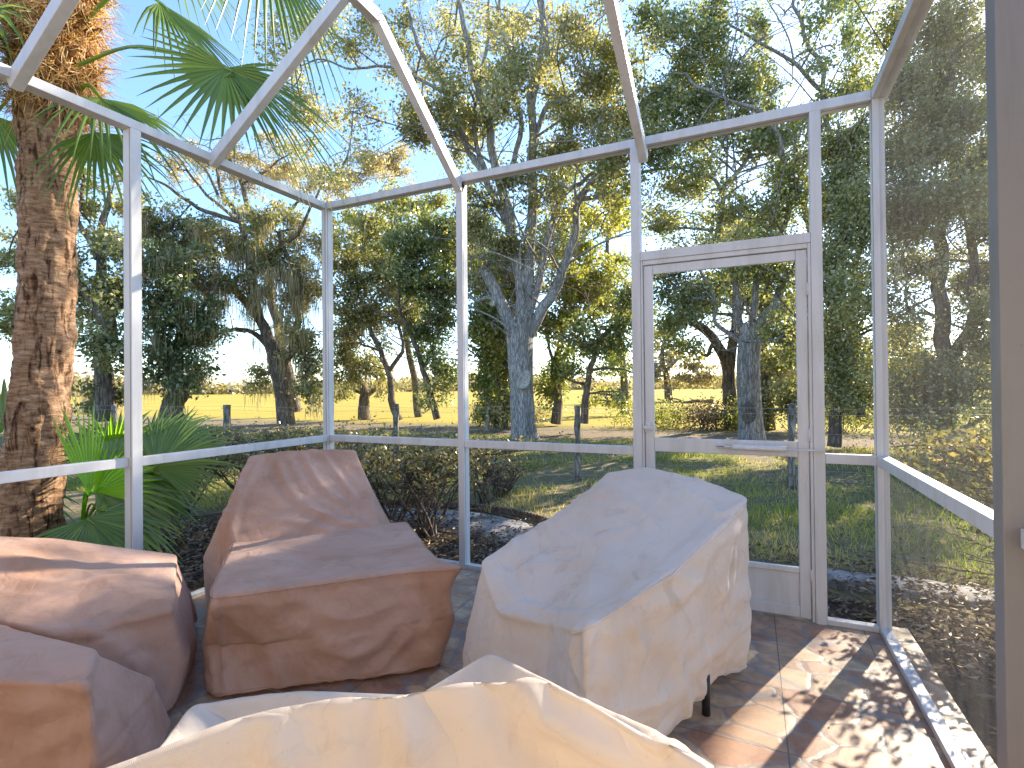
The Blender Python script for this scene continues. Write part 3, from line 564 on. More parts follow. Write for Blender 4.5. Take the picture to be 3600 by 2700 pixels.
for uv, am, wd in [([(560, 980), (530, 1060), (500, 1130), (490, 1200)], .012, .02), ([(600, 980), (640, 1060), (730, 1110), (800, 1120)], .020, .025), ([(660, 970), (700, 1040), (760, 1080)], .020, .022), ([(700, 970), (730, 1010), (770, 1060)], .014, .02), ([(540, 1130), (620, 1110), (700, 1130), (780, 1110)], .010, .025), ([(500, 1010), (520, 1060), (500, 1100)], .014, .02), ([(480, 1080), (470, 1150), (465, 1210)], .02, .02)]: G = fold(G, uv, am, wd)
grid_mesh('backrest_cover', G, cb1, CLO_B)
# brown cover at the left edge
cb2 = thing('covered_lounge_chair', (0.5, -2.0, 0), 'lounge chair and footrest under brown canvas, cut by the left edge beside the side wall', 'covered chair')
top = mids([(1.40,-2.40,.455), (1.225,-2.285,.465), (.30,-2.36,.47), (.45,-2.76,.46)]); top[7] += (0, 0.0, .0)
hem = mids([(1.36,-2.34,.03), (1.20,-2.20,.03), (.25,-2.28,.03), (.42,-2.80,.03)])
hem[2] = (1.12, -1.98, .03); hem[1] = (1.30, -2.2, .03); mid = mids([(1.43,-2.37,.25), (1.17,-2.07,.25), (.22,-2.30,.25), (.42,-2.84,.25)])
G = relax(rings_grid(box_rings(top, hem, mid), 230, 120), 7); G = wrinkle(G, 120, 0.02, 0.012, 41, 0.03, free=0.6); G = crumple(G, 0.007, 14, 3.0); G = pleats(G, 60, .014, 18, 6)
for uv, am, wd in [([(180, 1470), (205, 1560), (210, 1659)], .022, .018), ([(150, 1460), (200, 1480), (235, 1530)], .018, .022), ([(20, 1540), (100, 1530), (160, 1500)], .010, .03), ([(20, 1640), (100, 1600), (170, 1560)], .010, .03)]: G = fold(G, uv, am, wd)
grid_mesh('footrest_cover', G, cb2, CLO_B)
top = [(1.01,-1.90,.415),(.70,-1.70,.435),(.40,-1.50,.44),(.24,-1.66,.50),(.10,-1.90,.60),(.10,-2.30,.72),(.35,-2.42,.55),(.85,-2.20,.40)]
hem = [(1.06,-1.97,.04),(.72,-1.62,.04),(.36,-1.38,.04),(.15,-1.60,.04),(.04,-1.95,.04),(.05,-2.4,.04),(.35,-2.48,.04),(.95,-2.25,.04)]
mid = [(1.04,-1.88,.22),(.74,-1.64,.22),(.38,-1.42,.22),(.16,-1.62,.25),(.05,-1.92,.3),(.05,-2.38,.3),(.35,-2.46,.25),(.92,-2.24,.2)]
G = relax(rings_grid(box_rings(top, hem, mid), 230, 120), 8); G = wrinkle(G, 120, 0.02, 0.015, 47, 0.035, free=0.5); G = crumple(G, 0.006, 15, 2.6); G = pleats(G, 60, .016, 20, 7)
for uv, am, wd in [([(30, 1240), (150, 1250), (300, 1230)], .012, .03), ([(60, 1350), (200, 1370), (310, 1430)], .014, .03), ([(250, 1330), (330, 1290), (370, 1290)], .014, .02), ([(120, 1190), (200, 1210), (260, 1200)], .01, .02), ([(310, 1420), (290, 1500), (280, 1560)], .014, .02)]: G = fold(G, uv, am, wd)
grid_mesh('backrest_cover', G, cb2, CLO_B)
# ================================================================ trees
def leaf_cards(C, size, asp=0.45, droop=0.3, r=None, updir=0.0):
    """one rhombus leaf per centre"""
    r = r or rng; n = len(C); d = r.normal(size=(n, 3)); d[:, 2] -= droop; d /= np.linalg.norm(d, axis=1)[:, None]
    q = r.normal(size=(n, 3)); q[:, 2] *= (1-updir); s = np.cross(d, q); s /= np.linalg.norm(s, axis=1)[:, None]+1e-9
    L = size*r.uniform(0.65, 1.35, n)[:, None]; W = L*asp
    V = np.stack([C-d*L/2, C+s*W/2-d*L*0.05, C+d*L/2, C-s*W/2-d*L*0.05], 1).reshape(-1, 3)
    return V, np.arange(n*4).reshape(n, 4)
SDN = np.array(sd)/np.linalg.norm(sd)
# canopy cut open so the low sun reaches the palm trunk and the covers
OPEN = [((-1.35, -1.2, .8), .6, .02), ((-1.38, -1.2, 1.6), .6, .02), ((-1.4, -1.25, 2.5), .7, .03), ((-1.4, -1.3, 3.4), .8, .1), ((2.9, -2.7, .95), .6, .05), ((2.5, -2.8, .9), .45, .1), ((.75, -1.35, .46), .2, .3), ((.5, -1.85, .5), .35, .25), ((3.4, -.5, 0), .3, .3), ((3.8, -.9, .5), .3, .4), ((0, -.9, 1.6), .3, .4)]
def gaps(C, r):
    k = np.ones(len(C), bool)
    for p, R_, pr in OPEN:
        D = C-np.array(p); a = D@SDN; d = np.linalg.norm(D-a[:, None]*SDN, axis=1); k &= ~((a > 0) & (d < R_*(1+.25*np.sin(C[:, 0]*5))) & (r.random(len(C)) > pr))
    return k
class Tree:
    def __init__(s, name, label, base, group=None, leaf=LEAF_OAK, bark=BARK_OAK, cat='tree', seed=1, lsize=0.09, moss=False):
        s.root = thing(name, base, label, cat, group); s.leaf = leaf; s.bark = bark; s.V = []; s.F = []; s.n = 0; s.L = []; s.T = []; s.r = np.random.default_rng(seed); s.sk = []; s.lsize = lsize; s.M = []; s.moss = moss
    def tube(s, P, R, n=7):
        V, F = tube_arrays(P, R, n); s.V.append(V); s.F.append(F+s.n); s.n += len(V)
    def limb(s, pts, r0, r1, sub=5, n=9, wob=0.0):
        P = smooth_poly(pts, sub); t = np.linspace(0, 1, len(P)); R = r0+(r1-r0)*t
        if wob: P = P+wob*np.stack([vnoise(P*1.3+i*7, 3, 2) for i in range(3)], 1)*np.minimum(1, t*4)[:, None]
        s.tube(P, R, n); s.sk.append(np.column_stack([P, R])); return P
    def twig(s, a, b, r0, r1, n=4, k=5, sag=0.08):
        m = (np.array(a)+b)/2+s.r.normal(size=3)*np.linalg.norm(np.array(b)-a)*0.13+np.array([0, 0, sag*np.linalg.norm(np.array(b)-a)])
        t = np.linspace(0, 1, k)[:, None]; P = (1-t)**2*a+2*t*(1-t)*m+t*t*b; s.tube(P, r0+(r1-r0)*t[:, 0], n); return P
    def clump(s, c, rad, dens=1.0, tint=0.0, per=150, sig=0.21, lsize=None, twigs=True):
        """rad: (rx, ry, rz) metres"""
        c = np.array(c, float); rad = np.array(rad, float); r = s.r; sk = np.vstack(s.sk)
        vol = rad[0]*rad[1]*rad[2]; area = 3.14*max(rad[0], rad[1])*rad[2]; ns = max(5, int(area*8.0*dens))
        d = np.linalg.norm(sk[:, :3]-c, axis=1)+0.25*np.abs(sk[:, 2]-c[2]+0.8); k = int(np.argmin(d)); base = sk[k, :3]; rb = min(sk[k, 3]*0.55, 0.07+0.02*np.linalg.norm(c-base))
        hub = c+r.normal(size=3)*rad*0.12-np.array([0, 0, rad[2]*0.25])
        if twigs: Pm = s.twig(base, hub, rb, 0.025, 6, 8, 0.06); s.sk.append(np.column_stack([Pm[3:], np.full(len(Pm)-3, 0.03)]))
        nb = max(3, ns//9); u = r.normal(size=(nb, 3)); u /= np.linalg.norm(u, axis=1)[:, None]; hubs = c+u*rad*r.uniform(0.25, 0.8, (nb, 1))
        if twigs:
            for h in hubs: j = r.integers(4, len(Pm)); s.twig(Pm[j], h, 0.018, 0.008, 4, 5)
        u = r.normal(size=(ns, 3)); u /= np.linalg.norm(u, axis=1)[:, None]; sc = c+u*rad*np.clip(np.abs(r.normal(0.85, .42, (ns, 1))), .1, 1.9)
        LL = s.lsize*1.15; per = 2.5*dens*3.14*max(rad[0], rad[1])*rad[2]/(0.14*LL*LL)/ns; cnt = r.integers(int(per*0.4), int(per*1.6)+1, ns)
        for i in range(ns):
            h = hubs[np.argmin(np.linalg.norm(hubs-sc[i], axis=1))]; 
            if twigs: s.twig(h, sc[i], 0.008, 0.003, 3, 4)
            t = r.uniform(0, 1, cnt[i])[:, None]; p = h*0.35*(1-t)+sc[i]*(0.65+0.35*t)+r.normal(size=(cnt[i], 3))*sig*np.array([1, 1, 0.7])
            s.L.append(p); s.T.append(np.clip(r.normal(0.45+tint+r.normal()*0.12, 0.2, cnt[i]), 0, 1))
            if s.moss and r.random() < s.moss: s.hang(sc[i]-np.array([0, 0, 0.1]), r.uniform(0.3, 1.1))
    def hang(s, p, L, n=34, w=0.16):
        r = s.r; o = r.normal(size=(n, 3))*np.array([w, w, 0.06]); ln = L*r.uniform(0.3, 1, n); x = r.normal(size=(n, 3))*0.02
        for i in range(n):
            a = p+o[i]; b = a-np.array([0, 0, ln[i]])+r.normal(size=3)*0.04; m = (a+b)/2+r.normal(size=3)*0.03; q = r.normal(size=3); q[2] = 0; q = q/np.linalg.norm(q)*0.009
            s.M.append(np.array([a-q, a+q, m+q*1.3, m-q*1.3])); s.M.append(np.array([m-q*1.3, m+q*1.3, b+q*0.2, b-q*0.2]))
    def spray(s, n, L0, r0=.03, up=.5):
        """thin secondary limbs growing off the skeleton"""
        sk = np.vstack([k_ for k_ in s.sk if k_[:, 3].max() > .035]); sk = sk[(sk[:, 2] > GZ+2.2)]
        for _ in range(n):
            q = sk[s.r.integers(len(sk))]; d = s.r.normal(size=3); d[2] = abs(d[2])*up+.15; d /= np.linalg.norm(d); L_ = L0*s.r.uniform(.5, 1.4); a = q[:3]; m = a+d*L_*.5+s.r.normal(size=3)*.12*L_; e = a+d*L_+s.r.normal(size=3)*.22*L_; rr_ = min(q[3]*.6, r0*s.r.uniform(.6, 1.3))
            P_ = smooth_poly([a, m, e], 5); s.tube(P_, np.linspace(rr_, rr_*.3, len(P_)), 5)
            for _k in range(4):
                a2 = P_[s.r.integers(3, len(P_))]; e2 = a2+s.r.normal(size=3)*L_*.22+np.array([0, 0, .1*L_]); s.twig(a2, e2, rr_*.35, .004, 4, 5)
    def build(s):
        me = mesh_np('trunk', np.vstack(s.V), np.vstack(s.F), smooth=True); link('trunk', me, s.bark, s.root)
        if s.L:
            C = np.vstack(s.L); T_ = np.concatenate(s.T); kp = gaps(C, s.r); C = C[kp]; T_ = T_[kp]; print('leaves', s.root['label'][:30], len(C)); V, F = leaf_cards(C, s.lsize*1.15, 0.55, 0.25, s.r); me = mesh_np('crown', V, F, tint=np.repeat(T_, 4)); link('crown', me, s.leaf, s.root)
        if s.M:
            V = np.array(s.M).reshape(-1, 3); n = len(V); link('hanging_moss', mesh_np('hanging_moss', V, np.arange(n).reshape(-1, 4), tint=np.repeat(s.r.random(n//4), 4)), MOSS, s.root)
        return s.root
def px(d): return 1124.2/d      # view pixels per metre at depth d
def E(t, u, v, ru, rv, d, dens=1.0, tint=0.0, dd=None, **k):
    c = at(u, v, d); s_ = px(d); t.clump(c, (ru/s_, (dd if dd else (ru+rv)/2/s_), rv/s_), dens, tint, **k)
# ---------------- the big oak in the middle
D0 = 14.2
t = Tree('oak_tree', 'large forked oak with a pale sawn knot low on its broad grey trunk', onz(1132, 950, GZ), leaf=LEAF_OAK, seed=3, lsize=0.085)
A = lambda u, v, d=D0: at(u, v, d)
P = np.array([A(1132, 975), A(1133, 945), A(1131, 900), A(1128, 840), A(1125, 780), A(1123, 720), A(1122, 690)]); Pn = smooth_poly(P, 8)
R = np.interp(np.linspace(0, 1, len(Pn)), [0, .1, .25, .5, .8, 1], [.52, .42, .34, .32, .36, .38])
TV, TF = tube_arrays(Pn, R, 40); c_ = np.repeat(Pn, 40, 0); dv = TV-c_; an = np.tile(np.linspace(0, 6.2832, 40, endpoint=False), len(Pn))
hgt = np.repeat(np.linspace(0, 1, len(Pn)), 40); flare = np.exp(-hgt*9)
TV = c_+dv*(1+0.22*flare*np.cos(an*5+1)+0.05*np.sin(an*3+hgt*5)+0.035*vnoise(TV*np.array([3, 3, .8]), 4, 3))[:, None]
t.V.append(TV); t.F.append(TF); t.n = len(TV); t.sk.append(np.column_stack([Pn, R]))
L = lambda pts, r0, r1, **k: t.limb([A(*p) if len(p) < 4 else p for p in pts], r0, r1, **k)
L([(1118, 745), (1098, 690), (1075, 640), (1052, 592), (1044, 583)], 0.192, 0.138, n=14)
L([(1073, 650), (1052, 642), (1030, 650), (1008, 634), (985, 636)], 0.064, 0.032)
L([(1125, 730), (1128, 620), (1108, 500), (1088, 410), (1062, 310), (1030, 180), (1000, 60), (985, -60)], 0.200, 0.049, n=12, wob=.05)
L([(1128, 720), (1142, 600), (1148, 450), (1150, 300), (1152, 180, 14.4), (1178, 70, 14.5), (1150, -40, 14.6)], 0.185, 0.057, n=12, wob=.04)
L([(1150, 230, 14.3), (1172, 140), (1180, 60, 14.0), (1168, -60, 13.8)], 0.078, 0.041, wob=.04)
L([(1135, 735), (1175, 665), (1208, 610), (1228, 540), (1258, 430), (1330, 300), (1400, 215), (1470, 150)], 0.171, 0.041, n=12, wob=.05)
L([(1130, 720), (1155, 640), (1178, 560), (1190, 470), (1245, 400), (1300, 360), (1420, 290, 13.2)], 0.129, 0.032, wob=.05)
L([(1105, 500), (1065, 420), (1010, 300), (960, 200), (915, 110), (880, 20), (850, -60)], 0.107, 0.032, wob=.06)
L([(1060, 420), (1040, 330), (1020, 250), (1050, 120), (1060, 0)], 0.078, 0.032, wob=.05)
L([(1088, 410), (1120, 300), (1110, 180), (1080, 60), (1085, -50)], 0.085, 0.032, wob=.05)
L([(1152, 300), (1190, 225), (1250, 190), (1320, 150), (1400, 130)], 0.078, 0.024, wob=.05)
L([(960, 200), (900, 170), (830, 150), (760, 150), (700, 130), (650, 140)], 0.049, 0.016, wob=.05)
L([(1010, 300), (960, 280), (920, 290)], 0.043, 0.016); L([(1190, 620), (1225, 600), (1250, 590)], 0.036, 0.012); L([(1100, 430), (1050, 400), (1030, 330), (985, 290)], 0.057, 0.016)
L([(1258, 430), (1320, 420), (1370, 380), (1450, 370), (1520, 340)], 0.071, 0.024, wob=.05)
for q in [(700, 60, 60, 60, .5, .25), (640, 130, 60, 50, .45, .25), (770, 110, 60, 40, .5, .2), (760, 235, 20, 55, .5, .2), (850, 50, 80, 60, .6, .2), (900, 150, 60, 60, .7, .15), (940, 240, 60, 50, .8, .1), (900, 300, 45, 40, .7, .1),
          (980, 60, 70, 70, .4, .2), (1010, 170, 60, 60, .45, .15), (985, 330, 60, 60, .7, .1), (1070, 90, 60, 80, .5, .2), (1090, 220, 45, 60, .6, .1), (1170, 60, 60, 80, .45, .25), (1250, 80, 70, 80, .5, .3), (1330, 110, 70, 80, .7, .1),
          (1220, 230, 60, 60, .8, .1), (1290, 250, 60, 50, .9, 0), (1360, 260, 60, 60, 1, 0), (1240, 330, 50, 45, .8, 0), (1320, 370, 60, 45, 1, 0), (1010, 440, 45, 55, 1.1, .05), (1075, 530, 45, 45, 1.1, 0), (1040, 590, 40, 40, 1.1, 0), (1185, 430, 40, 50, .8, .1), (1120, 380, 40, 50, .7, 0), (1130, 560, 35, 30, .8, 0), (1180, 540, 30, 40, .7, 0), (1120, 160, 60, 120, .5, .2), (620, 190, 60, 60, .35, .3), (690, 240, 45, 60, .4, .3), (600, 80, 60, 60, .35, .3), (740, 340, 60, 45, .4, .3), (660, 320, 60, 40, .35, .3), (1000, 250, 80, 100, .5, .15), (1300, 180, 90, 110, .5, .1), (900, 220, 60, 60, .3, .2), (1200, 330, 80, 80, .5, .1), (1350, 330, 40, 60, .6, .1)]:
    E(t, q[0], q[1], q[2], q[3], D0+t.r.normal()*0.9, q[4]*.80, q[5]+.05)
t.spray(80, 2.2, .035, .9); oak = t.build()
# the pale scar where a bough was sawn off, and the stub ends
k = MB(); sc_c = at(1132, 822, D0-.37); ax = (CAM-sc_c); ax /= np.linalg.norm(ax); e1 = np.array([0.38, 0.17, .9]); e1 = e1-ax*(e1@ax); e1 /= np.linalg.norm(e1); e2 = np.cross(ax, e1)
def disc(mb, c, e1, e2, ax, a, b, dep=.06, n=28, seed=0):
    rr = np.random.default_rng(seed); V = []; prof = [(1.0, -1.0), (1.0, 0.2), (.86, 1.0), (.70, .55), (.35, .25)]
    w_ = 1+0.08*np.sin(np.arange(n)/n*6.283*3+1)+rr.normal(size=n)*.03
    for s_, h_ in prof:
        for i in range(n): an = i/n*6.283; V.append(c+e1*a*s_*w_[i]*math.cos(an)+e2*b*s_*w_[i]*math.sin(an)+ax*dep*h_)
    V.append(c+ax*dep*.3); F = [(j*n+i, j*n+(i+1) % n, (j+1)*n+(i+1) % n, (j+1)*n+i) for j in range(4) for i in range(n)]+[(4*n+i, 4*n+(i+1) % n, 5*n) for i in range(n)]
    mb.add(V, F, True)
disc(k, sc_c+ax*.04, e1, e2, ax, .27, .16, .09)
KNOT = m_bark('sawn_knot', (.34, .32, .30), (.58, .55, .52), (.78, .74, .70), 9, .6, .6)
k.build('knot', KNOT, oak)
k = MB(); c2 = at(1064, 655, D0-.20); disc(k, c2, e1, e2, ax, .09, .075, .05, seed=3); k.build('knot', KNOT, oak)
# ---------------- right oak seen through the door
D1 = 13.4
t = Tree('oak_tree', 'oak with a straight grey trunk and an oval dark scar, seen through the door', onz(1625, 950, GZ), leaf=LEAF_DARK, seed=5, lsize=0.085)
A = lambda u, v, d=D1: at(u, v, d)
L([(1626, 965), (1624, 930), (1620, 880), (1616, 800), (1620, 735), (1622, 700)], .30, .27, n=20)
L([(1624, 960), (1623, 935), (1621, 905)], .37, .28, n=20)
L([(1620, 735), (1600, 690), (1585, 600), (1560, 540), (1556, 470), (1556, 405)], 0.105, 0.060, n=10, wob=.05); L([(1556, 410), (1540, 385), (1490, 372), (1440, 350)], 0.056, 0.018); L([(1556, 410), (1590, 375), (1620, 330), (1640, 250)], 0.068, 0.024)
L([(1622, 730), (1655, 680), (1700, 600), (1740, 540), (1800, 430, 13), (1860, 330, 12.7)], 0.136, 0.060, n=12, wob=.05); L([(1625, 715), (1630, 640), (1650, 560), (1700, 470), (1740, 360), (1790, 260)], 0.099, 0.036, wob=.05)
L([(1610, 750), (1580, 720), (1550, 690), (1545, 640), (1500, 560)], 0.074, 0.030, wob=.05); L([(1700, 340), (1640, 320), (1590, 330)], 0.062, 0.024)
L([(1750, 500), (1700, 330, 12.8), (1620, 240, 12.6), (1530, 190, 12.4), (1440, 160)], 0.074, 0.024, wob=.08); L([(1740, 540), (1800, 380), (1780, 200), (1740, 60), (1700, -60)], 0.087, 0.030, wob=.08); L([(1780, 200), (1690, 120), (1600, 60), (1520, 30)], 0.056, 0.018, wob=.08)
for q in [(1430, 300, 50, 60, 1.1, 0), (1500, 240, 60, 50, 1.2, 0), (1580, 260, 60, 50, 1.2, 0), (1660, 300, 55, 60, 1.2, 0), (1720, 400, 45, 60, 1.1, 0), (1490, 400, 50, 50, 1, .25), (1590, 450, 50, 50, 1, .2), (1660, 470, 45, 45, 1.1, .05), (1450, 480, 45, 45, 1, .2),
          (1440, 620, 45, 50, 1.2, -.1), (1500, 640, 45, 45, 1.1, 0), (1560, 610, 40, 35, 1.1, 0), (1680, 610, 40, 60, 1.1, 0), (1700, 720, 35, 60, 1, .05), (1600, 560, 50, 30, 1.1, 0), (1460, 560, 50, 30, .9, .2),
          (1480, 110, 80, 70, .9, .05), (1600, 130, 80, 60, .9, .05), (1720, 120, 80, 80, 1, 0), (1420, 40, 70, 60, .7, .1), (1560, 20, 80, 50, .8, .1), (1700, 20, 80, 50, 1, 0), (1820, 80, 70, 80, 1.2, -.05), (1850, 200, 50, 50, 1.2, 0), (1430, 200, 60, 45, .9, 0), (1750, 230, 60, 50, 1.1, 0), (1600, 200, 150, 100, .6, .1), (1600, 330, 140, 80, .6, .15), (1560, 520, 120, 90, .5, .15), (1650, 60, 160, 60, .6, .1), (1480, 680, 60, 60, .5, .1)]:
    E(t, q[0], q[1], q[2], q[3], D1+t.r.normal()*0.8, q[4]*.95, q[5]+.05)
t.spray(70, 2.2, .035, .6); oakr = t.build(); k = MB(); disc(k, at(1618, 892, D1-.26), np.array([0, 0, 1.]), np.cross(ax, (0, 0, 1.)), ax, .27, .17, .05, seed=8)
k.build('knot', m_bark('grey_scar', (.05, .05, .055), (.22, .21, .21), (.36, .35, .34), 7, .5, .8), oakr)
# two darker trunks just behind it
def simple(name, label, base, limbs, clumps, D, leaf, bark, seed, ls, group=None, moss=False, jit=.8, hangs=()):
    global t; t = Tree(name, label, base, group, leaf, bark, 'tree', seed, ls, moss)
    for pts, r0, r1 in limbs: t.limb([at(*(p if len(p) == 3 else (*p, D))) for p in pts], r0, r1, n=9, wob=.05)
    for q in clumps: E(t, q[0], q[1], q[2], q[3], (q[6] if len(q) > 6 else D)+t.r.normal()*jit, q[4], q[5])
    t.spray(22, 1.8, .03, .6)
    for u_, v_, L_ in hangs:
        for _q in range(4): t.hang(at(u_+t.r.normal()*14, v_+t.r.normal()*30, D+t.r.normal()*.7), L_*t.r.uniform(.2, .75), 26, .16)
    return t.build()
simple('oak_tree', 'dark trunked oak standing behind and left of the straight grey oak', onz(1582, 930, GZ), [([(1582, 940), (1578, 860), (1572, 790), (1545, 730), (1500, 700), (1470, 680)], .26, .08), ([(1575, 800), (1590, 700), (1600, 600), (1590, 480)], .18, .06), ([(1545, 735), (1520, 770), (1480, 745), (1440, 750)], .08, .02)],
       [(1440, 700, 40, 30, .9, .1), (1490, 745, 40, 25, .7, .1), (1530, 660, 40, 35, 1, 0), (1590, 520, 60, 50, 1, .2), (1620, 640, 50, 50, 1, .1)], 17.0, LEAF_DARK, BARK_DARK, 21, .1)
simple('oak_tree', 'dark trunked oak standing close behind and right of the straight grey oak', onz(1655, 930, GZ), [([(1658, 940), (1652, 850), (1648, 760), (1660, 660), (1650, 540)], .27, .08), ([(1650, 800), (1690, 765), (1730, 750), (1790, 740)], .1, .03)],
       [(1690, 800, 35, 60, 1, .2), (1720, 870, 40, 50, 1.1, 0), (1700, 660, 50, 50, 1, .15), (1660, 560, 60, 60, 1, .2), (1750, 760, 40, 50, 1, .1)], 16.6, LEAF_OAK, BARK_DARK, 22, .1)
# ---------------- mossy live oaks at the left, across the drive
simple('live_oak', 'mossy live oak with a forked brown trunk standing alone in the dry pasture', onz(617, 920, GZ),
       [([(620, 930), (612, 860), (600, 800), (592, 765), (575, 720), (560, 690), (520, 640), (490, 600)], .36, .12), ([(600, 800), (625, 760), (635, 720), (645, 680), (640, 600), (600, 500)], .2, .08), ([(592, 765), (560, 725), (520, 712), (472, 716)], .13, .05),
        ([(560, 690), (540, 600), (520, 480), (480, 420), (470, 360)], .2, .05), ([(540, 600), (600, 540), (660, 480), (690, 400)], .12, .04), ([(520, 480), (430, 450), (360, 400), (320, 380)], .1, .03), ([(470, 420), (440, 360), (400, 330)], .06, .02)],
       [(360, 480, 60, 50, .8, 0), (440, 520, 60, 40, .9, 0), (520, 530, 60, 45, .9, .05), (600, 560, 60, 50, .9, .15), (650, 620, 40, 60, .9, .1), (560, 620, 50, 40, .8, .1), (470, 620, 60, 30, .7, 0), (420, 600, 50, 45, .9, -.05), (640, 740, 40, 60, .7, .0), (560, 800, 30, 40, .5, 0), (665, 800, 25, 50, .7, -.1),
        (640, 500, 60, 40, .7, .15), (560, 460, 60, 40, .6, .1), (350, 560, 45, 50, 1, -.1), (680, 860, 20, 30, .6, -.1)], 21.0, LEAF_OAK, BARK_DARK, 31, .12, moss=.8, hangs=[(560, 660, 2.0), (580, 640, 2.2), (610, 650, 2.4), (640, 620, 2.2), (660, 640, 2.0), (600, 600, 1.8), (630, 690, 1.8), (590, 690, 1.6), (665, 560, 1.6), (620, 570, 1.6), (570, 590, 1.4), (500, 700, 1.2), (480, 650, 1.2), (450, 690, 1.3), (650, 700, 1.6), (545, 620, 1.6)])
simple('live_oak', 'pale thin topped tree rising behind the mossy live oak', onz(640, 880, GZ), [([(640, 890), (600, 700), (560, 520), (520, 400), (480, 300)], .3, .05), ([(560, 520), (640, 440), (700, 370)], .12, .03), ([(520, 400), (600, 350), (650, 320)], .08, .02), ([(560, 520), (450, 420), (380, 340), (330, 310)], .1, .02)],
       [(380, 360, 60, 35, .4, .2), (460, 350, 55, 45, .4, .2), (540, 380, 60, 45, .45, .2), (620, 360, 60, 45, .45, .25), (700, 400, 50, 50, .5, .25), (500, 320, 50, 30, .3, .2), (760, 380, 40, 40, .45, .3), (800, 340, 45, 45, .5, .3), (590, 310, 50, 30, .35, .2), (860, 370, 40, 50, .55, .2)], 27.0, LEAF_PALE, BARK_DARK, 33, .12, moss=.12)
simple('live_oak', 'dark twisted tree hung with creeper, left of the gap to the pasture', onz(372, 900, GZ), [([(376, 915), (368, 880), (392, 840), (372, 790), (392, 720), (380, 640), (420, 560)], .42, .10), ([(392, 720), (430, 680), (470, 620)], .12, .04), ([(380, 800), (340, 740), (330, 650)], .14, .05)],
       [(340, 640, 40, 60, 1.1, -.1), (400, 660, 40, 50, 1, -.1), (350, 750, 35, 60, 1.1, -.1), (420, 740, 35, 60, .9, -.05), (390, 820, 40, 40, .8, -.1), (440, 800, 25, 40, .6, -.1), (380, 570, 50, 40, .8, 0), (460, 690, 25, 40, .6, 0)], 19.0, LEAF_DARK, BARK_DARK, 35, .13, moss=.5)
simple('live_oak', 'leafy oak filling the view between the palm trunk and the side post', onz(220, 900, GZ), [([(225, 910), (222, 800), (232, 700), (210, 560), (240, 420)], .34, .08), ([(222, 700), (180, 600), (120, 500), (40, 420)], .15, .04), ([(232, 700), (280, 620), (300, 520)], .12, .04), ([(210, 560), (170, 450), (190, 350)], .1, .03)],
       [(190, 640, 45, 60, 1, -.05), (250, 620, 40, 60, 1, -.05), (200, 760, 40, 40, .9, 0), (255, 740, 35, 50, 1, -.1), (240, 520, 50, 45, .7, .1), (190, 470, 40, 45, .5, .2), (270, 430, 50, 45, .5, .2), (110, 560, 40, 60, .8, 0), (30, 560, 40, 60, .8, 0), (20, 700, 30, 60, .9, .2), (250, 850, 45, 40, .9, -.1), (200, 870, 40, 30, .8, -.1), (40, 440, 50, 40, .5, .2), (170, 380, 40, 40, .4, .2)], 18.0, LEAF_OAK, BARK_DARK, 37, .13)
# ---------------- thicket between the corner post and the big oak
simple('small_tree', 'low stump-like tree with moss under dark boughs, left of the leaning trunks', onz(787, 898, GZ), [([(787, 905), (786, 870), (782, 840), (760, 800), (740, 740)], .3, .1), ([(785, 860), (820, 830), (850, 790)], .1, .03), ([(783, 850), (750, 840), (725, 850)], .08, .02)],
       [(745, 760, 35, 60, .9, 0), (800, 800, 30, 35, .7, .1), (740, 850, 25, 25, .6, 0), (780, 700, 50, 40, .9, 0), (830, 840, 25, 15, .5, .1)], 24.0, LEAF_OAK, BARK_DARK, 41, .13, moss=.5)
simple('small_tree', 'leaning brown double trunk with green crown, behind the hedge', onz(858, 898, GZ), [([(862, 908), (850, 870), (842, 820), (825, 760), (800, 710), (780, 650)], .17, .07), ([(842, 800), (870, 750), (860, 690), (900, 620)], .10, .04), ([(825, 760), (790, 745), (760, 740)], .06, .02)],
       [(760, 580, 45, 60, 1.1, .1), (830, 600, 50, 60, 1.2, .05), (800, 680, 45, 40, 1, .05), (870, 680, 40, 50, 1, 0), (740, 660, 30, 50, 1, .1), (800, 500, 60, 40, 1, .1)], 22.0, LEAF_OAK, BARK_DARK, 43, .12)
simple('small_tree', 'slim tree leaning left of the middle post, dark green', onz(940, 895, GZ), [([(945, 905), (930, 860), (915, 800), (895, 740), (870, 690), (860, 600)], .15, .06), ([(915, 800), (940, 740), (960, 660)], .07, .03)],
       [(900, 580, 50, 60, 1.2, -.05), (950, 640, 45, 60, 1.3, -.1), (920, 720, 45, 45, 1.2, -.1), (1030, 500, 60, 80, .9, 0), (1060, 640, 45, 60, .9, 0), (960, 780, 30, 50, 1.1, -.1), (880, 500, 60, 40, 1, 0), (950, 500, 50, 60, 1.2, -.05), (930, 850, 45, 35, .5, .3)], 20.0, LEAF_DARK, BARK_DARK, 45, .12)
simple('small_tree', 'leafy tree whose crown fills the corner above the hedge, mid green', onz(900, 900, GZ), [([(905, 905), (890, 800), (860, 650), (840, 520), (850, 450)], .2, .06), ([(860, 650), (800, 560), (760, 500)], .1, .03), ([(840, 520), (920, 470), (960, 430)], .08, .02)],
       [(760, 470, 50, 35, .55, .25), (840, 450, 60, 35, .55, .25), (930, 440, 50, 40, .7, .2), (740, 540, 40, 40, .8, .15), (960, 560, 40, 60, 1.1, 0), (820, 540, 50, 40, .9, .1), (890, 640, 60, 50, 1.1, 0)], 26.0, LEAF_YEL, BARK_DARK, 47, .14)
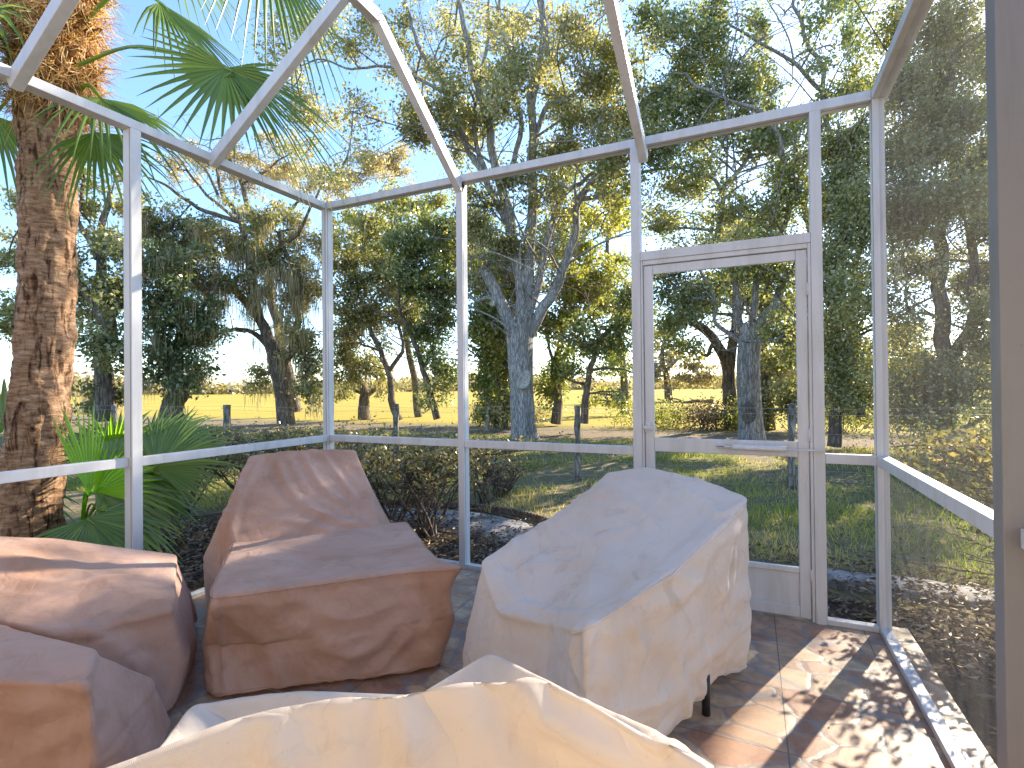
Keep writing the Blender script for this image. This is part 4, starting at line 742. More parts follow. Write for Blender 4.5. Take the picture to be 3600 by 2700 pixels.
for q, (u, lab) in enumerate([(1052, 'thinnest pale sapling trunk, nearest the middle post'), (1072, 'slim sapling between the middle post and the big oak, dark leaves'), (1090, 'bushy sapling close behind the left flank of the big oak')]):
    simple('sapling', lab, onz(u, 925, GZ), [([(u, 935), (u+3, 850), (u-2, 760), (u+4, 660), (u, 560)], .07+.03*q, .03)], [(u-8, 700, 26, 60, 1.3, 0), (u+2, 800, 24, 50, 1.1, -.05), (u, 610, 30, 50, 1.2, 0), (u-4, 880, 20, 35, .9, .1)], 17.0+q*.5, [LEAF_YEL, LEAF_DARK, LEAF_DARK][q], BARK_OAK if q == 0 else BARK_DARK, 51+q, .11)
# right of the big oak: backlit yellow green trees
simple('broadleaf_tree', 'backlit yellow green tree behind the right flank of the big oak', onz(1195, 905, GZ), [([(1200, 915), (1205, 860), (1200, 800), (1215, 700), (1230, 560)], .2, .06), ([(1203, 790), (1240, 740), (1280, 680)], .08, .03), ([(1200, 800), (1182, 720), (1185, 640)], .07, .03)],
       [(1200, 700, 40, 50, 1, .1), (1250, 640, 50, 50, 1, .2), (1220, 790, 35, 50, .9, -.1), (1190, 850, 30, 50, .8, 0), (1290, 600, 50, 50, 1, .2), (1260, 540, 50, 40, .8, .3), (1210, 600, 35, 50, .8, .2), (1300, 500, 40, 40, .6, .3), (1180, 500, 60, 60, .8, .2), (1120, 600, 60, 60, .8, .1), (1330, 420, 50, 60, .6, .1), (1240, 420, 70, 50, .6, .1)], 19.0, LEAF_YEL, BARK_DARK, 61, .12)
simple('broadleaf_tree', 'small layered dark tree right of the big oak, its twigs low over the pasture', onz(1262, 905, GZ), [([(1262, 915), (1266, 850), (1275, 790), (1300, 740), (1340, 690)], .13, .05), ([(1268, 830), (1230, 815), (1200, 810)], .05, .02), ([(1272, 800), (1320, 800), (1365, 810)], .05, .02), ([(1268, 850), (1310, 845), (1360, 850)], .04, .015), ([(1300, 740), (1280, 690), (1270, 650)], .06, .02)],
       [(1300, 760, 45, 25, 1.2, -.1), (1340, 720, 35, 30, 1.2, -.1), (1260, 740, 40, 25, 1.1, -.1), (1330, 800, 45, 14, 1, -.05), (1240, 805, 40, 14, 1, -.05), (1280, 690, 45, 25, 1, 0), (1320, 850, 50, 9, .7, 0), (1350, 640, 30, 40, 1, .1)], 16.0, LEAF_DARK, BARK_DARK, 63, .1)
simple('broadleaf_tree', 'tall yellow green crown left of the door post, sky showing above it', onz(1345, 890, GZ), [([(1350, 895), (1345, 800), (1330, 680), (1310, 560), (1330, 440)], .22, .06), ([(1330, 680), (1270, 600), (1240, 560)], .08, .03)],
       [(1330, 560, 40, 30, .6, .2), (1345, 660, 35, 40, .9, .2), (1300, 640, 45, 35, .9, .2), (1340, 460, 40, 40, .6, .1), (1250, 480, 50, 40, .6, .1), (1340, 770, 30, 40, .9, .2), (1300, 860, 50, 25, .5, .3)], 25.0, LEAF_YEL, BARK_DARK, 65, .15)
# beyond the door: pale far thicket, right hand wood
simple('broadleaf_tree', 'pale sunlit thicket tree far behind the door glass line', onz(1440, 868, GZ), [([(1445, 872), (1440, 820), (1430, 760), (1450, 700)], .4, .1), ([(1440, 800), (1480, 760), (1510, 740)], .15, .05)],
       [(1420, 800, 30, 28, .8, .1), (1450, 770, 30, 30, .7, .1), (1500, 790, 30, 25, .8, .0), (1530, 810, 30, 20, .8, .1), (1420, 740, 30, 30, .5, .2), (1480, 820, 80, 14, 1, .0), (1700, 800, 60, 30, 1, .1), (1850, 790, 80, 40, 1, .1), (2000, 790, 90, 40, 1, .1)], 48.0, LEAF_PALE, BARK_DARK, 67, .28)
Dr = 10.5
simple('oak_tree', 'slim dark trunk and dense leaves seen between the door and the corner post', onz(1800, 955, GZ), [([(1802, 965), (1806, 900), (1812, 820), (1808, 730), (1818, 600), (1830, 480), (1850, 340)], .13, .06), ([(1810, 760), (1850, 700), (1860, 620)], .06, .03), ([(1860, 900), (1850, 760), (1845, 640), (1862, 500)], .08, .04)],
       [(1815, 330, 45, 60, 1.2, -.05), (1850, 440, 40, 60, 1.1, -.05), (1810, 540, 40, 60, 1, .05), (1850, 640, 35, 60, .9, .1), (1810, 720, 35, 50, .8, .15), (1850, 800, 35, 50, .9, .1), (1820, 880, 40, 40, 1, .05), (1790, 640, 25, 60, .9, .05), (1830, 400, 50, 160, .8, 0), (1830, 750, 50, 160, .8, .1)], Dr, LEAF_OAK, BARK_DARK, 71, .055)
simple('oak_tree', 'dark double-stemmed tree outside the right screen wall, stems bowed apart', onz(2040, 935, GZ), [([(2045, 945), (2043, 860), (2040, 780), (2040, 700), (2028, 600), (2022, 540), (2040, 460), (2060, 380), (2050, 260), (2060, 120)], .17, .06), ([(2043, 820), (2055, 770), (2088, 740), (2100, 680), (2090, 600), (2098, 520), (2125, 430), (2140, 300)], .13, .05), ([(2022, 560), (1980, 590), (1935, 610)], .05, .02), ([(2035, 690), (1990, 685), (1950, 690)], .04, .015), ([(2090, 740), (2130, 700), (2160, 690)], .05, .02), ([(2050, 260), (1990, 180), (1950, 100)], .07, .02)],
       [(1950, 380, 40, 60, 1.0, -.05), (1990, 300, 50, 60, 1.1, -.05), (2080, 250, 50, 60, 1.1, 0), (1960, 500, 35, 50, .9, 0), (2000, 440, 30, 40, .7, .1), (2110, 380, 35, 50, .9, 0), (2130, 500, 25, 40, .8, 0), (1950, 760, 40, 40, .8, .2), (2000, 800, 40, 35, .9, .2), (2110, 800, 40, 40, .9, .2), (2120, 680, 25, 50, .8, .1), (2060, 870, 50, 40, 1.3, -.15), (1960, 880, 45, 30, 1, .1), (2140, 880, 30, 40, 1, .2), (1940, 200, 40, 60, 1.1, 0), (2050, 100, 60, 70, 1.2, 0), (2130, 150, 40, 60, 1.2, 0), (1950, 60, 50, 60, 1.2, 0), (2040, 560, 20, 30, .5, .2), (2040, 200, 100, 160, .8, 0), (1960, 650, 40, 60, .6, .1), (2080, 830, 80, 60, .9, .1), (2100, 620, 40, 80, .6, .1), (1990, 870, 80, 45, 1.1, -.1), (2030, 420, 90, 90, .9, .05), (1950, 450, 50, 90, 1, 0), (2120, 420, 40, 120, .9, 0), (2000, 330, 90, 70, .9, 0), (1950, 820, 50, 60, 1, 0), (2130, 760, 40, 60, .9, 0), (1980, 560, 40, 50, .8, .1), (2120, 600, 30, 60, .9, .1), (1950, 700, 30, 50, .8, .1)], Dr, LEAF_OAK, BARK_DARK, 73, .06)
# far wood: tree line at the end of the pasture, one object
def far_wood():
    r = np.random.default_rng(5); C = []; T = []
    for i in range(420):
        a = r.uniform(-1.15, 0.75); d = r.uniform(200, 330); c = np.array([CAM[0]+d*math.sin(a), CAM[1]+d*math.cos(a), 0]); h = r.uniform(3, 8)*(1+0.4*math.sin(a*9)); 
        n = 160; p = c+r.normal(size=(n, 3))*np.array([4, 4, h*.28])+np.array([0, 0, h*.45]); p[:, 2] = np.abs(p[:, 2]); C.append(p); T.append(np.clip(r.normal(.45, .2, n), 0, 1))
    C = np.vstack(C); V, F = leaf_cards(C, 1.5, .8, .1, r); return link('far_wood', mesh_np('far_wood', V, F, tint=np.repeat(np.concatenate(T), 4)), LEAF_PALE)
tag(far_wood(), 'far line of trees closing the pasture', None, None, 'stuff')
# brush along the drive
def brush(name, label, x0, x1, y0, y1, z, n, leaf, ls, seed, cat='bush', group='bushes along the far side of the drive'):
    r = np.random.default_rng(seed); base = np.array([(x0+x1)/2, (y0+y1)/2, GZ]); o = thing(name, base, label, cat, group)
    V_, F_ = [], []; cnt = 0; C = []
    for i in range(max(8, n//90)):
        a = np.array([r.uniform(x0, x1), r.uniform(y0, y1), GZ-.02]); b_ = a+np.array([r.normal()*.35, r.normal()*.35, r.uniform(.5, 1)*z]); m = (a+b_)/2+r.normal(size=3)*.12
        tt = np.linspace(0, 1, 6)[:, None]; Pp = (1-tt)**2*a+2*tt*(1-tt)*m+tt*tt*b_; V, F = tube_arrays(Pp, .012*(1-tt[:, 0]*.7), 4); V_.append(V); F_.append(F+cnt); cnt += len(V)
        k_ = n//max(8, n//90); q = Pp[r.integers(2, 6, k_)]+r.normal(size=(k_, 3))*np.array([.26, .26, .16]); C.append(q)
    C = np.vstack(C); C = C[C[:, 2] > GZ+.42] if name == 'hedge' and z < 1 else C; C[:, 2] = np.maximum(C[:, 2], GZ+.02); link('stem', mesh_np('stem', np.vstack(V_), np.vstack(F_), smooth=True), BARK_DARK, o)
    V, F = leaf_cards(C, ls, .5, .1, r); link('foliage', mesh_np('foliage', V, F, tint=np.repeat(np.clip(r.normal(.5, .22, len(C)), 0, 1), 4)), leaf, o); return o
bp = [('tawny', -6.5, -4.2), ('green and tawny', -1.2, 1.0), ('reddish brown', 1.3, 2.3), ('leafy green', 2.5, 3.6), ('dark', 4.2, 6.0), ('sunlit', 6.4, 8.6)]
bl = ['tawny dry bush left of the big oak, across the drive', 'green and tawny bush just right of the big oak', 'reddish brown bush behind the left half of the door', 'leafy green bush at the foot of the two dark trunks', 'dark bush in the gap between door and corner post', 'sunlit bush beyond the right screen wall']
for i, ((_, a, b_), lab) in enumerate(zip(bp, bl)): brush('bush', lab, a, b_, 14.2, 15.6, [.8, .9, .95, 1.0, 1.1, 1.2][i], 2600, [STRAW if False else LEAF_PALE, LEAF_YEL, LITTER, LEAF_YEL, LEAF_DARK, LEAF_YEL][i], .085, 80+i)
# ---------------- shrubs round the corner of the enclosure
def shrub(label, base, R, Ht, ns, nl, seed, name='shrub', leaf=SHRUB, ls=.040, top=.72, group='bare-stemmed shrubs round the enclosure'):
    r = np.random.default_rng(seed); o = thing(name, base, label, 'shrub', group); V_, F_, C = [], [], []; cnt = 0; base = np.array(base)
    def st(a, b_, r0, r1, k=7, n=5):
        nonlocal cnt
        m = (a+b_)/2+r.normal(size=3)*np.linalg.norm(b_-a)*.10+np.array([0, 0, .08*np.linalg.norm(b_-a)]); tt = np.linspace(0, 1, k)[:, None]; P_ = (1-tt)**2*a+2*tt*(1-tt)*m+tt*tt*b_; P_ = P_+r.normal(size=P_.shape)*.006
        V, F = tube_arrays(P_, r0+(r1-r0)*tt[:, 0], n); V_.append(V); F_.append(F+cnt); cnt += len(V); return P_
    for i in range(ns):
        an = r.uniform(0, 6.283); rr = R*r.uniform(.25, 1)**.6; a = base+np.array([r.normal()*.05, r.normal()*.05, -.02]); e = base+np.array([math.cos(an)*rr, math.sin(an)*rr, Ht*r.uniform(.75, 1)])
        P_ = st(a, e, .013*r.uniform(.7, 1.3), .005)
        for j in range(7):
            q = P_[r.integers(2, 7)]; e2 = q+np.array([r.normal()*.2*R/.5, r.normal()*.2*R/.5, abs(r.normal())*.14]); e2[2] = min(e2[2], base[2]+Ht*1.02); Q = st(q, e2, .006, .0025, 5, 4)
            for l_ in range(4):
                q2 = Q[r.integers(1, 5)]; e3 = q2+np.array([r.normal()*.10, r.normal()*.10, r.normal()*.05+.03]); W_ = st(q2, e3, .0025, .0015, 3, 3)
                hh = (e3[2]-base[2])/Ht; k_ = int(nl*(0.12 if hh < top else 1.5)*r.uniform(.5, 1.5)); C.append(W_[r.integers(0, 3, k_)]+r.normal(size=(k_, 3))*np.array([.035, .035, .022]))
    link('stem', mesh_np('stem', np.vstack(V_), np.vstack(F_), smooth=True), BARK_DARK, o); C = np.vstack(C)
    V, F = leaf_cards(C, ls, .5, 0, r, .5); link('foliage', mesh_np('foliage', V, F, tint=np.repeat(np.clip(r.normal(.5, .25, len(C)), 0, 1), 4)), leaf, o); return o
for i, (u, v, R_, H_, ns, nl, lab) in enumerate([(395, 1115, .75, .88, 16, 9, 'shrub with black upright stems just right of the side post'), (560, 1090, .8, .84, 16, 10, 'shrub half hidden behind the brown backrest cover'), (700, 1075, .75, .82, 14, 10, 'shrub outside the back left corner post'),
        (845, 1150, .75, .86, 18, 9, 'dense twiggy shrub behind the brown footrest, left of the middle post'), (935, 1165, .7, .86, 16, 8, 'shrub with pale forked stem nearest the middle post'), (1045, 1090, .5, .72, 9, 4, 'thin sparse shrub just right of the middle post')]):
    shrub(lab, onz(u, v, GZ), R_, H_, ns, nl, 90+i)
shrub('tall bare-legged leafy bush outside the right screen wall', (4.95, 0.75, GZ), .75, 1.0, 18, 16, 97, ls=.04, top=.5)
shrub('dark low bush outside the right screen wall, nearest the column', (5.3, 0.9, GZ), .7, .95, 16, 14, 98)
brush('hedge', 'dark dense hedge beyond the right screen wall', 5.2, 9.5, 4.9, 6.2, 1.25, 9000, LEAF_DARK, .055, 131, 'hedge', None)
tag(shrub('dry tangle of pale bare twigs in the grass right of the middle post', onz(1085, 1070, GZ), .28, .36, 12, 2, 99, name='dry_weed', leaf=STRAW, ls=.02, group=None), cat='weed')
# hedge behind the shrubs
for i, (x0, x1, y0, y1, lab) in enumerate([(-4.4, -2.6, 1.9, 2.8, 'low leafy hedge clump left of the corner, before the fence'), (-2.6, -1.0, 2.2, 3.1, 'low leafy hedge clump behind the corner post')]):
    brush('hedge', lab, x0, x1, y0, y1, .80, 2300, SHRUB, .05, 110+i, 'hedge', 'hedge clumps before the fence')
# ================================================================ fence
FY = 4.45
fence = thing('wire_fence', (0, FY, GZ), 'woven wire farm fence on weathered wooden posts across the lawn', 'fence')
WOOD = m_bark('weathered_post', (.04, .035, .03), (.26, .24, .21), (.55, .52, .48), 7, .25, .8)
def fpx(x): return FY+0.10*(x-.74)
for i, x in enumerate([-12.5, -9.4, -6.24, -2.44, .74, 3.66, 6.6, 9.6]):
    r_ = .048 if i != 2 else .07; z0, z1 = GZ-.1, 1.02+.03*math.sin(i*3); P_ = np.array([(x+.012*math.sin(i+z*2), fpx(x)+.01*math.cos(z*3+i), z0+(z1-z0)*z) for z in np.linspace(0, 1, 16)]); V, F = tube_arrays(P_, np.linspace(r_*1.08, r_, 16), 14); V = V+.007*np.stack([vnoise(V*12+i, 5, 2)]*3, 1)*np.array([1, 1, 0])
    n0 = len(V); V = np.vstack([V, V[-14:].mean(0)+[0, 0, .006]]); faces = F.tolist()+[[n0-14+j, n0-14+(j+1) % 14, n0] for j in range(14)]
    me = bpy.data.meshes.new('post'); me.from_pydata(V.tolist(), [], faces); me.polygons.foreach_set("use_smooth", [True]*len(faces)); link('post', me, WOOD, fence)
wv, wf, wc = [], [], 0
rr = np.random.default_rng(4)
def wire(P_, r_): 
    global wc
    V, F = tube_arrays(P_, np.full(len(P_), r_), 4); wv.append(V); wf.append(F+wc); wc += len(V)
for z in (.98, .90, .63, .36, .16, .02, -.06):
    xx = np.linspace(-12.5, 9.6, 60); wire(np.stack([xx, fpx(xx)-.07, z+.012*np.sin(xx*2.1+z*9)], 1), (.0012 if z < .5 else .0018))
for x in np.arange(-12.5, 9.6, .31):
    wire(np.array([(x, fpx(x)-.07, -.06), (x+.006*rr.normal(), fpx(x)-.07, .4), (x, fpx(x)-.07, .90)]), .0010)
link('wire_mesh', mesh_np('wire_mesh', np.vstack(wv), np.vstack(wf)), WIRE, fence)
# ================================================================ palms
def fan(mb, c, ax_, nrm, R_, n=38, spread=300, split=.42, droop=.35, r=None, w=1.0, fold=.5):
    """fan leaf: centre c, axis ax_ (middle segment), normal nrm"""
    r = r or rng; ax_ = np.array(ax_, float); ax_ /= np.linalg.norm(ax_); nrm = np.array(nrm, float); nrm -= ax_*(nrm@ax_); nrm /= np.linalg.norm(nrm); side = np.cross(nrm, ax_)
    V, F, T = mb; st = math.radians(spread)/n
    for i in range(n):
        a = -math.radians(spread)/2+st*(i+.5); L_ = R_*(1-.28*abs(a/math.radians(spread)*2)**2)*r.uniform(.9, 1.06); dr = ax_*math.cos(a)+side*math.sin(a); pd = -ax_*math.sin(a)+side*math.cos(a); tn = r.normal(.45, .15)
        rows = []; jd = droop*r.uniform(.6, 1.5); tw = r.normal()*.05
        for s_ in (0.02, .2, split, .6, .8, 1.0):
            q = c+dr*L_*s_-np.array([0, 0, 1.])*jd*L_*max(0, s_-split*.7)**2*1.6+pd*tw*L_*max(0, s_-split)
            if s_ <= split: hw = L_*s_*math.tan(st/2)*1.08
            else: hw = L_*split*math.tan(st/2)*(.5+.5*w)*(1-((s_-split)/(1-split))**1.3)+.0008
            up = nrm*hw*fold; rows.append([q-pd*hw, q+up, q+pd*hw])
        b0 = len(V)
        for rw in rows: V += rw; T += [min(1, max(0, tn))]*3
        if r.random() < .12:
            for k_ in (1, 2, 3): T[-k_] = .97
        for k_ in range(len(rows)-1):
            o = b0+k_*3; F += [(o, o+1, o+4, o+3), (o+1, o+2, o+5, o+4)]
def petiole(mb, P_, r0, r1):
    V, F, T = mb; Pp = smooth_poly(P_, 6); tv, tf = tube_arrays(Pp, np.linspace(r0, r1, len(Pp)), 6); o = len(V); V += [v for v in tv]; T += [.80]*len(tv); F += [tuple(int(x)+o for x in f) for f in tf]
def frond(parent, base, c, R_, axp=None, nrm=None, mat=FROND, n=38, spread=290, droop=.35, seed=0, split=.42, r0=.018, mid=None, w=1.0, name='frond'):
    base, c = np.array(base, float), np.array(c, float); r = np.random.default_rng(seed); mb = ([], [], [])
    axv = np.array(axp) if axp is not None else c-base
    m = np.array(mid) if mid is not None else (base+c)/2+np.array([0, 0, .15])*np.linalg.norm(c-base)
    petiole(mb, [base, m, c, c+axv/np.linalg.norm(axv)*R_*.12], r0, .006)
    fan(mb, c, axv, nrm if nrm is not None else (0, 0, 1), R_, n, spread, split, droop, r, w)
    V, F, T = mb; return link(name, mesh_np(name, np.array(V), np.array(F), tint=np.array(T)), mat, parent)
DP = 3.95
palm = thing('palm_tree', onz(62, 1180, GZ), 'tall fan palm with a cracked sunlit trunk and shaggy brown leaf bases', 'palm tree')
tr_ = [(50, 1330), (54, 1230), (58, 1130), (68, 1020), (82, 900), (92, 780), (100, 650), (103, 520), (104, 400), (107, 300), (110, 240)]
P_ = smooth_poly([at(u, v, DP) for u, v in tr_], 10); k = px(DP); wpx = [62, 62, 60, 54, 51, 49, 48, 48, 48, 52, 58]
R_ = np.interp(np.linspace(0, 1, len(P_)), np.linspace(0, 1, len(wpx)), np.array(wpx)/k)
N_ = 56; fine = np.linspace(0, len(P_)-1, 420); Pf = np.stack([np.interp(fine, np.arange(len(P_)), P_[:, i]) for i in range(3)], 1); Rf = np.interp(fine, np.arange(len(P_)), R_)
V, F = tube_arrays(Pf, Rf, N_); cc = np.repeat(Pf, N_, 0); an = np.tile(np.linspace(0, 6.2832, N_, endpoint=False), len(Pf)); z = V[:, 2]
ring = np.abs(np.sin(z*44+np.sin(an*2)*.8+vnoise(V*3, 8, 2)*1.3))**.5; crack = vnoise(np.stack([np.cos(an)*5, np.sin(an)*5, z*2.2], 1), 9, 3); hi = np.clip(crack*1.6-.5, 0, 1)
dsp = .006*ring-.016*hi+.010*vnoise(np.stack([np.cos(an)*2, np.sin(an)*2, z*9], 1), 12, 3)
dv = V-cc; V = cc+dv*(1+dsp/np.linalg.norm(dv, axis=1))[:, None]
n_ = NT('palm_bark'); v_ = n_.coord((1, 1, 4)); v2 = n_.coord((1, 1, .22)); a_ = n_.noise(11, 7, .72, v_, .3); b_ = n_.noise(20, 5, .65, v2, .7)
c__ = n_.ramp(a_.outputs[0], [(.3, (.11, .055, .03)), (.48, (.33, .20, .12)), (.7, (.58, .40, .26))]); c__ = n_.mix(c__, n_.ramp(b_.outputs[0], [(.38, (.14, .09, .07)), (.50, (1, 1, 1))]), .9, 'MULTIPLY')
PB = n_.done(n_.bsdf(c__, .85, n_.bump(n_.mix(a_.outputs[0], b_.outputs[0], .45), 1.0, .025), .15))
link('trunk', mesh_np('trunk', V, F, smooth=True), PB, palm)
# old leaf bases and fibre under the crown
BOOT = m_bark('leaf_base', (.13, .05, .02), (.40, .19, .07), (.64, .44, .24), 8, .5, .8)
r = np.random.default_rng(17); top = at(112, 150, DP); bv, bf, cnt = [], [], 0; ax0 = at(112, 250, DP)
for i in range(150):
    h = r.uniform(0, 1)**.9; c0 = ax0+(at(118, -60, DP)-ax0)*h; a = r.uniform(0, 6.283); rad = .20+.10*h; d = np.array([math.cos(a), math.sin(a), 0.]); b0 = c0+d*rad*.7; up = r.uniform(.2, 1.0); e = b0+d*r.uniform(.05, .16)+np.array([0, 0, r.uniform(.06, .20)*up]); sd_ = np.cross(d, (0, 0, 1.)); wd = r.uniform(.035, .075)
    for s0, s1 in ((b0, (b0+e)/2+d*.02), ((b0+e)/2+d*.02, e)):
        w0, w1 = (wd, wd*.75) if s0 is b0 else (wd*.75, wd*.35); n1 = d*.018
        Vb = [s0-sd_*w0, s0+n1, s0+sd_*w0, s1+sd_*w1, s1+n1, s1-sd_*w1, s0-n1, s1-n1]; bv += Vb; bf += [tuple(x+cnt for x in f) for f in [(0, 1, 4, 5), (1, 2, 3, 4), (2, 6, 7, 3), (6, 0, 5, 7), (5, 4, 3, 7)]]; cnt += 8
me = bpy.data.meshes.new('leaf_base'); me.from_pydata([tuple(x) for x in bv], [], bf); link('leaf_base', me, BOOT, palm)
fv, fc_ = [], []
core = MB(); core.tube([ax0+(at(118, -60, DP)-ax0)*s_ for s_ in (0, .3, .6, 1)], [.17, .21, .22, .20], 18); core.build('crown_shaft', BOOT, palm)
for i in range(5200):
    h = r.uniform(0, 1); c0 = ax0+(at(118, -60, DP)-ax0)*h; a = r.uniform(0, 6.283); d = np.array([math.cos(a), math.sin(a), 0.]); p = c0+d*(.16+.12*r.random()+.06*h); q = p+d*r.uniform(0, .10)+np.array([r.normal()*.06, r.normal()*.06, r.normal()*.09-.05])
    m = (p+q)/2+r.normal(size=3)*.02; s_ = np.cross(q-p, d+.01); s_ = s_/(np.linalg.norm(s_)+1e-6)*.0032; fv.append([p-s_, p+s_, m+s_, m-s_]); fv.append([m-s_, m+s_, q+s_*.3, q-s_*.3])
V = np.array(fv).reshape(-1, 3); FIB = m_leaf('palm_fibre', [(0, (.26, .12, .04)), (.5, (.52, .31, .12)), (1, (.80, .60, .32))], .35, .6, .04); link('fibre', mesh_np('fibre', V, np.arange(len(V)).reshape(-1, 4), tint=np.repeat(r.random(len(V)//4), 4)), FIB, palm)
c0 = at(120, 60, DP)
def vd(u0, v0, u1, v1, d0, d1): a = at(u0, v0, d0); b = at(u1, v1, d1); return b-a
tocam = lambda c: (CAM-np.array(c))/np.linalg.norm(CAM-np.array(c))
F1 = at(488, 147, 3.5); frond(palm, at(170, 140, 3.8), F1, .60, vd(488, 147, 478, 240, 3.5, 3.45), tocam(F1)+np.array([0, 0, .15]), n=30, spread=250, droop=.12, seed=1, split=.42, mid=at(300, 100, 3.6), r0=.014, w=.8)
F1b = at(496, 150, 3.52); frond(palm, at(470, 140, 3.5), F1b, .98, vd(496, 150, 680, 250, 3.52, 3.7), tocam(F1b)*.7+np.array([0, 0, .8]), n=30, spread=95, droop=.42, seed=2, split=.34, r0=.008, w=.85)
F2 = at(218, 212, 3.7); frond(palm, at(165, 200, DP), F2, .78, vd(218, 212, 340, 290, 3.7, 3.7), tocam(F2)*.5+np.array([0, 0, .9]), n=30, spread=170, droop=.42, seed=3, w=.75)
F3 = at(205, 285, 3.8); frond(palm, at(160, 240, DP), F3, .66, vd(205, 285, 290, 430, 3.8, 3.7), tocam(F3)*.9+np.array([0, 0, .4]), n=26, spread=150, droop=.3, seed=4, w=.75)
F4 = at(345, 5, 3.9); frond(palm, at(170, 60, DP), F4, .85, vd(345, 5, 450, 110, 3.9, 3.9), tocam(F4)*.4+np.array([.1, 0, .9]), n=24, spread=110, droop=.25, seed=5, mid=at(270, -30, 3.9), w=.8)
F5 = at(570, -110, 3.6); frond(palm, at(150, 20, DP), F5, .80, vd(570, -110, 650, 60, 3.6, 3.7), tocam(F5)*.5+np.array([0, 0, .9]), n=30, spread=200, droop=.5, seed=6, mid=at(350, -200, 3.8), w=.7)
F6 = at(-10, 250, 4.2); frond(palm, at(80, 200, DP), F6, .6, vd(-10, 250, 25, 380, 4.2, 4.2), tocam(F6)*.8+np.array([0, 0, .3]), n=22, spread=140, droop=.5, seed=7, w=.7)
F8 = at(330, -150, 4.6); frond(palm, at(120, 0, 4.1), F8, .9, vd(330, -150, 420, -60, 4.6, 5.0), tocam(F8)*.5+np.array([0, 0, .9]), n=28, spread=200, droop=.5, seed=9)
F9 = at(-60, 60, 3.6); frond(palm, at(80, 60, DP), F9, .9, vd(-60, 60, -160, 140, 3.6, 3.4), (0, 0, 1), n=32, spread=240, droop=.6, seed=10)
F10 = at(40, -150, 4.5); frond(palm, at(110, -20, DP), F10, 1.0, vd(40, -150, 0, -300, 4.5, 5), (0, 0, 1), n=32, spread=240, droop=.6, seed=12)
# young fan palms at its foot
def ypalm(label, base, fr, seed0): 
    o = thing('fan_palm_seedling', base, label, 'small palm', 'young fan palms at the foot of the palm tree')
    for i, (u, v, d, R_, du, dv_, dd, nz, mat, n, sp, dr) in enumerate(fr):
        c = at(u, v, d); frond(o, base, c, R_, vd(u, v, u+du, v+dv_, d, d+dd), tocam(c)*nz[0]+np.array([0, 0, nz[1]]), mat, n, sp, dr, seed0+i, .5, .008)
    return o
ypalm('young fan palm with one glowing bright green upright leaf, beside the palm trunk', onz(172, 1200, GZ), [(194, 1070, 3.40, .66, -20, -160, .05, (1, 0), FROND_BR, 12, 36, .02), (206, 1062, 3.5, .42, 55, -40, 0, (1, .1), FROND_BR, 14, 110, .1), (205, 1060, 3.7, .6, 150, -20, .2, (.8, .5), FROND, 26, 170, .3), (215, 1100, 3.6, .6, 110, 40, .2, (.6, .8), FROND, 26, 190, .35)], 30)
ypalm('young fan palm with wide green leaves just left of the side post', onz(255, 1215, GZ), [(262, 985, 4.1, .45, -20, -60, 0, (1, .2), FROND, 26, 200, .2), (235, 1010, 3.9, .6, 60, -40, .1, (.9, .4), FROND, 28, 220, .3), (270, 1040, 4.0, .6, 40, 20, .1, (.7, .6), FROND, 28, 240, .35), (190, 1120, 3.5, .55, 80, 80, -.1, (.5, .8), FROND, 26, 200, .4), (245, 1000, 4.0, .42, 30, -70, 0, (1, 0), FROND_BR, 16, 90, .1)], 40)
ypalm('young fan palm spreading pale green leaves right of the side post', onz(330, 1200, GZ), [(335, 1010, 3.9, .62, 100, -60, .2, (.8, .5), FROND, 34, 170, .2), (325, 960, 4.2, .6, 90, -30, .2, (.6, .6), FROND, 30, 150, .2), (328, 1075, 4.3, .42, 90, 10, .2, (.5, .8), FROND, 26, 120, .35)], 50)
ypalm('young fan palm at the left edge behind the palm trunk', at(-20, 1150, 4.3)*np.array([1, 1, 0])+np.array([0, 0, GZ]), [(10, 930, 4.4, .6, -20, -60, 0, (.9, .3), FROND, 28, 240, .3), (-20, 1010, 4.2, .6, 60, 20, 0, (.7, .6), FROND, 28, 240, .4), (20, 1060, 4.6, .55, 0, 60, 0, (.7, .6), FROND, 28, 240, .4)], 60)
# dry ornamental stalks
r = np.random.default_rng(8); sv = []
bs = onz(215, 905, GZ)
for i in range(260):
    a = bs+np.array([r.normal()*.5, r.normal()*.4, .25]); h = r.uniform(.9, 2.0); e = a+np.array([r.normal()*.35, r.normal()*.3, h]); s_ = np.array([.909, .416, 0])*.019; m = (a+e)/2+r.normal(size=3)*.05; sv += [[a-s_, a+s_, m+s_*.8, m-s_*.8], [m-s_*.8, m+s_*.8, e+s_*.3, e-s_*.3]]
V = np.array(sv).reshape(-1, 3); tag(link('dry_grass_clump', mesh_np('dry_grass_clump', V, np.arange(len(V)).reshape(-1, 4), tint=np.repeat(r.random(len(V)//4), 4)), STRAW), 'tall clump of straw coloured dry stalks between palm trunk and side post', 'dry grass')
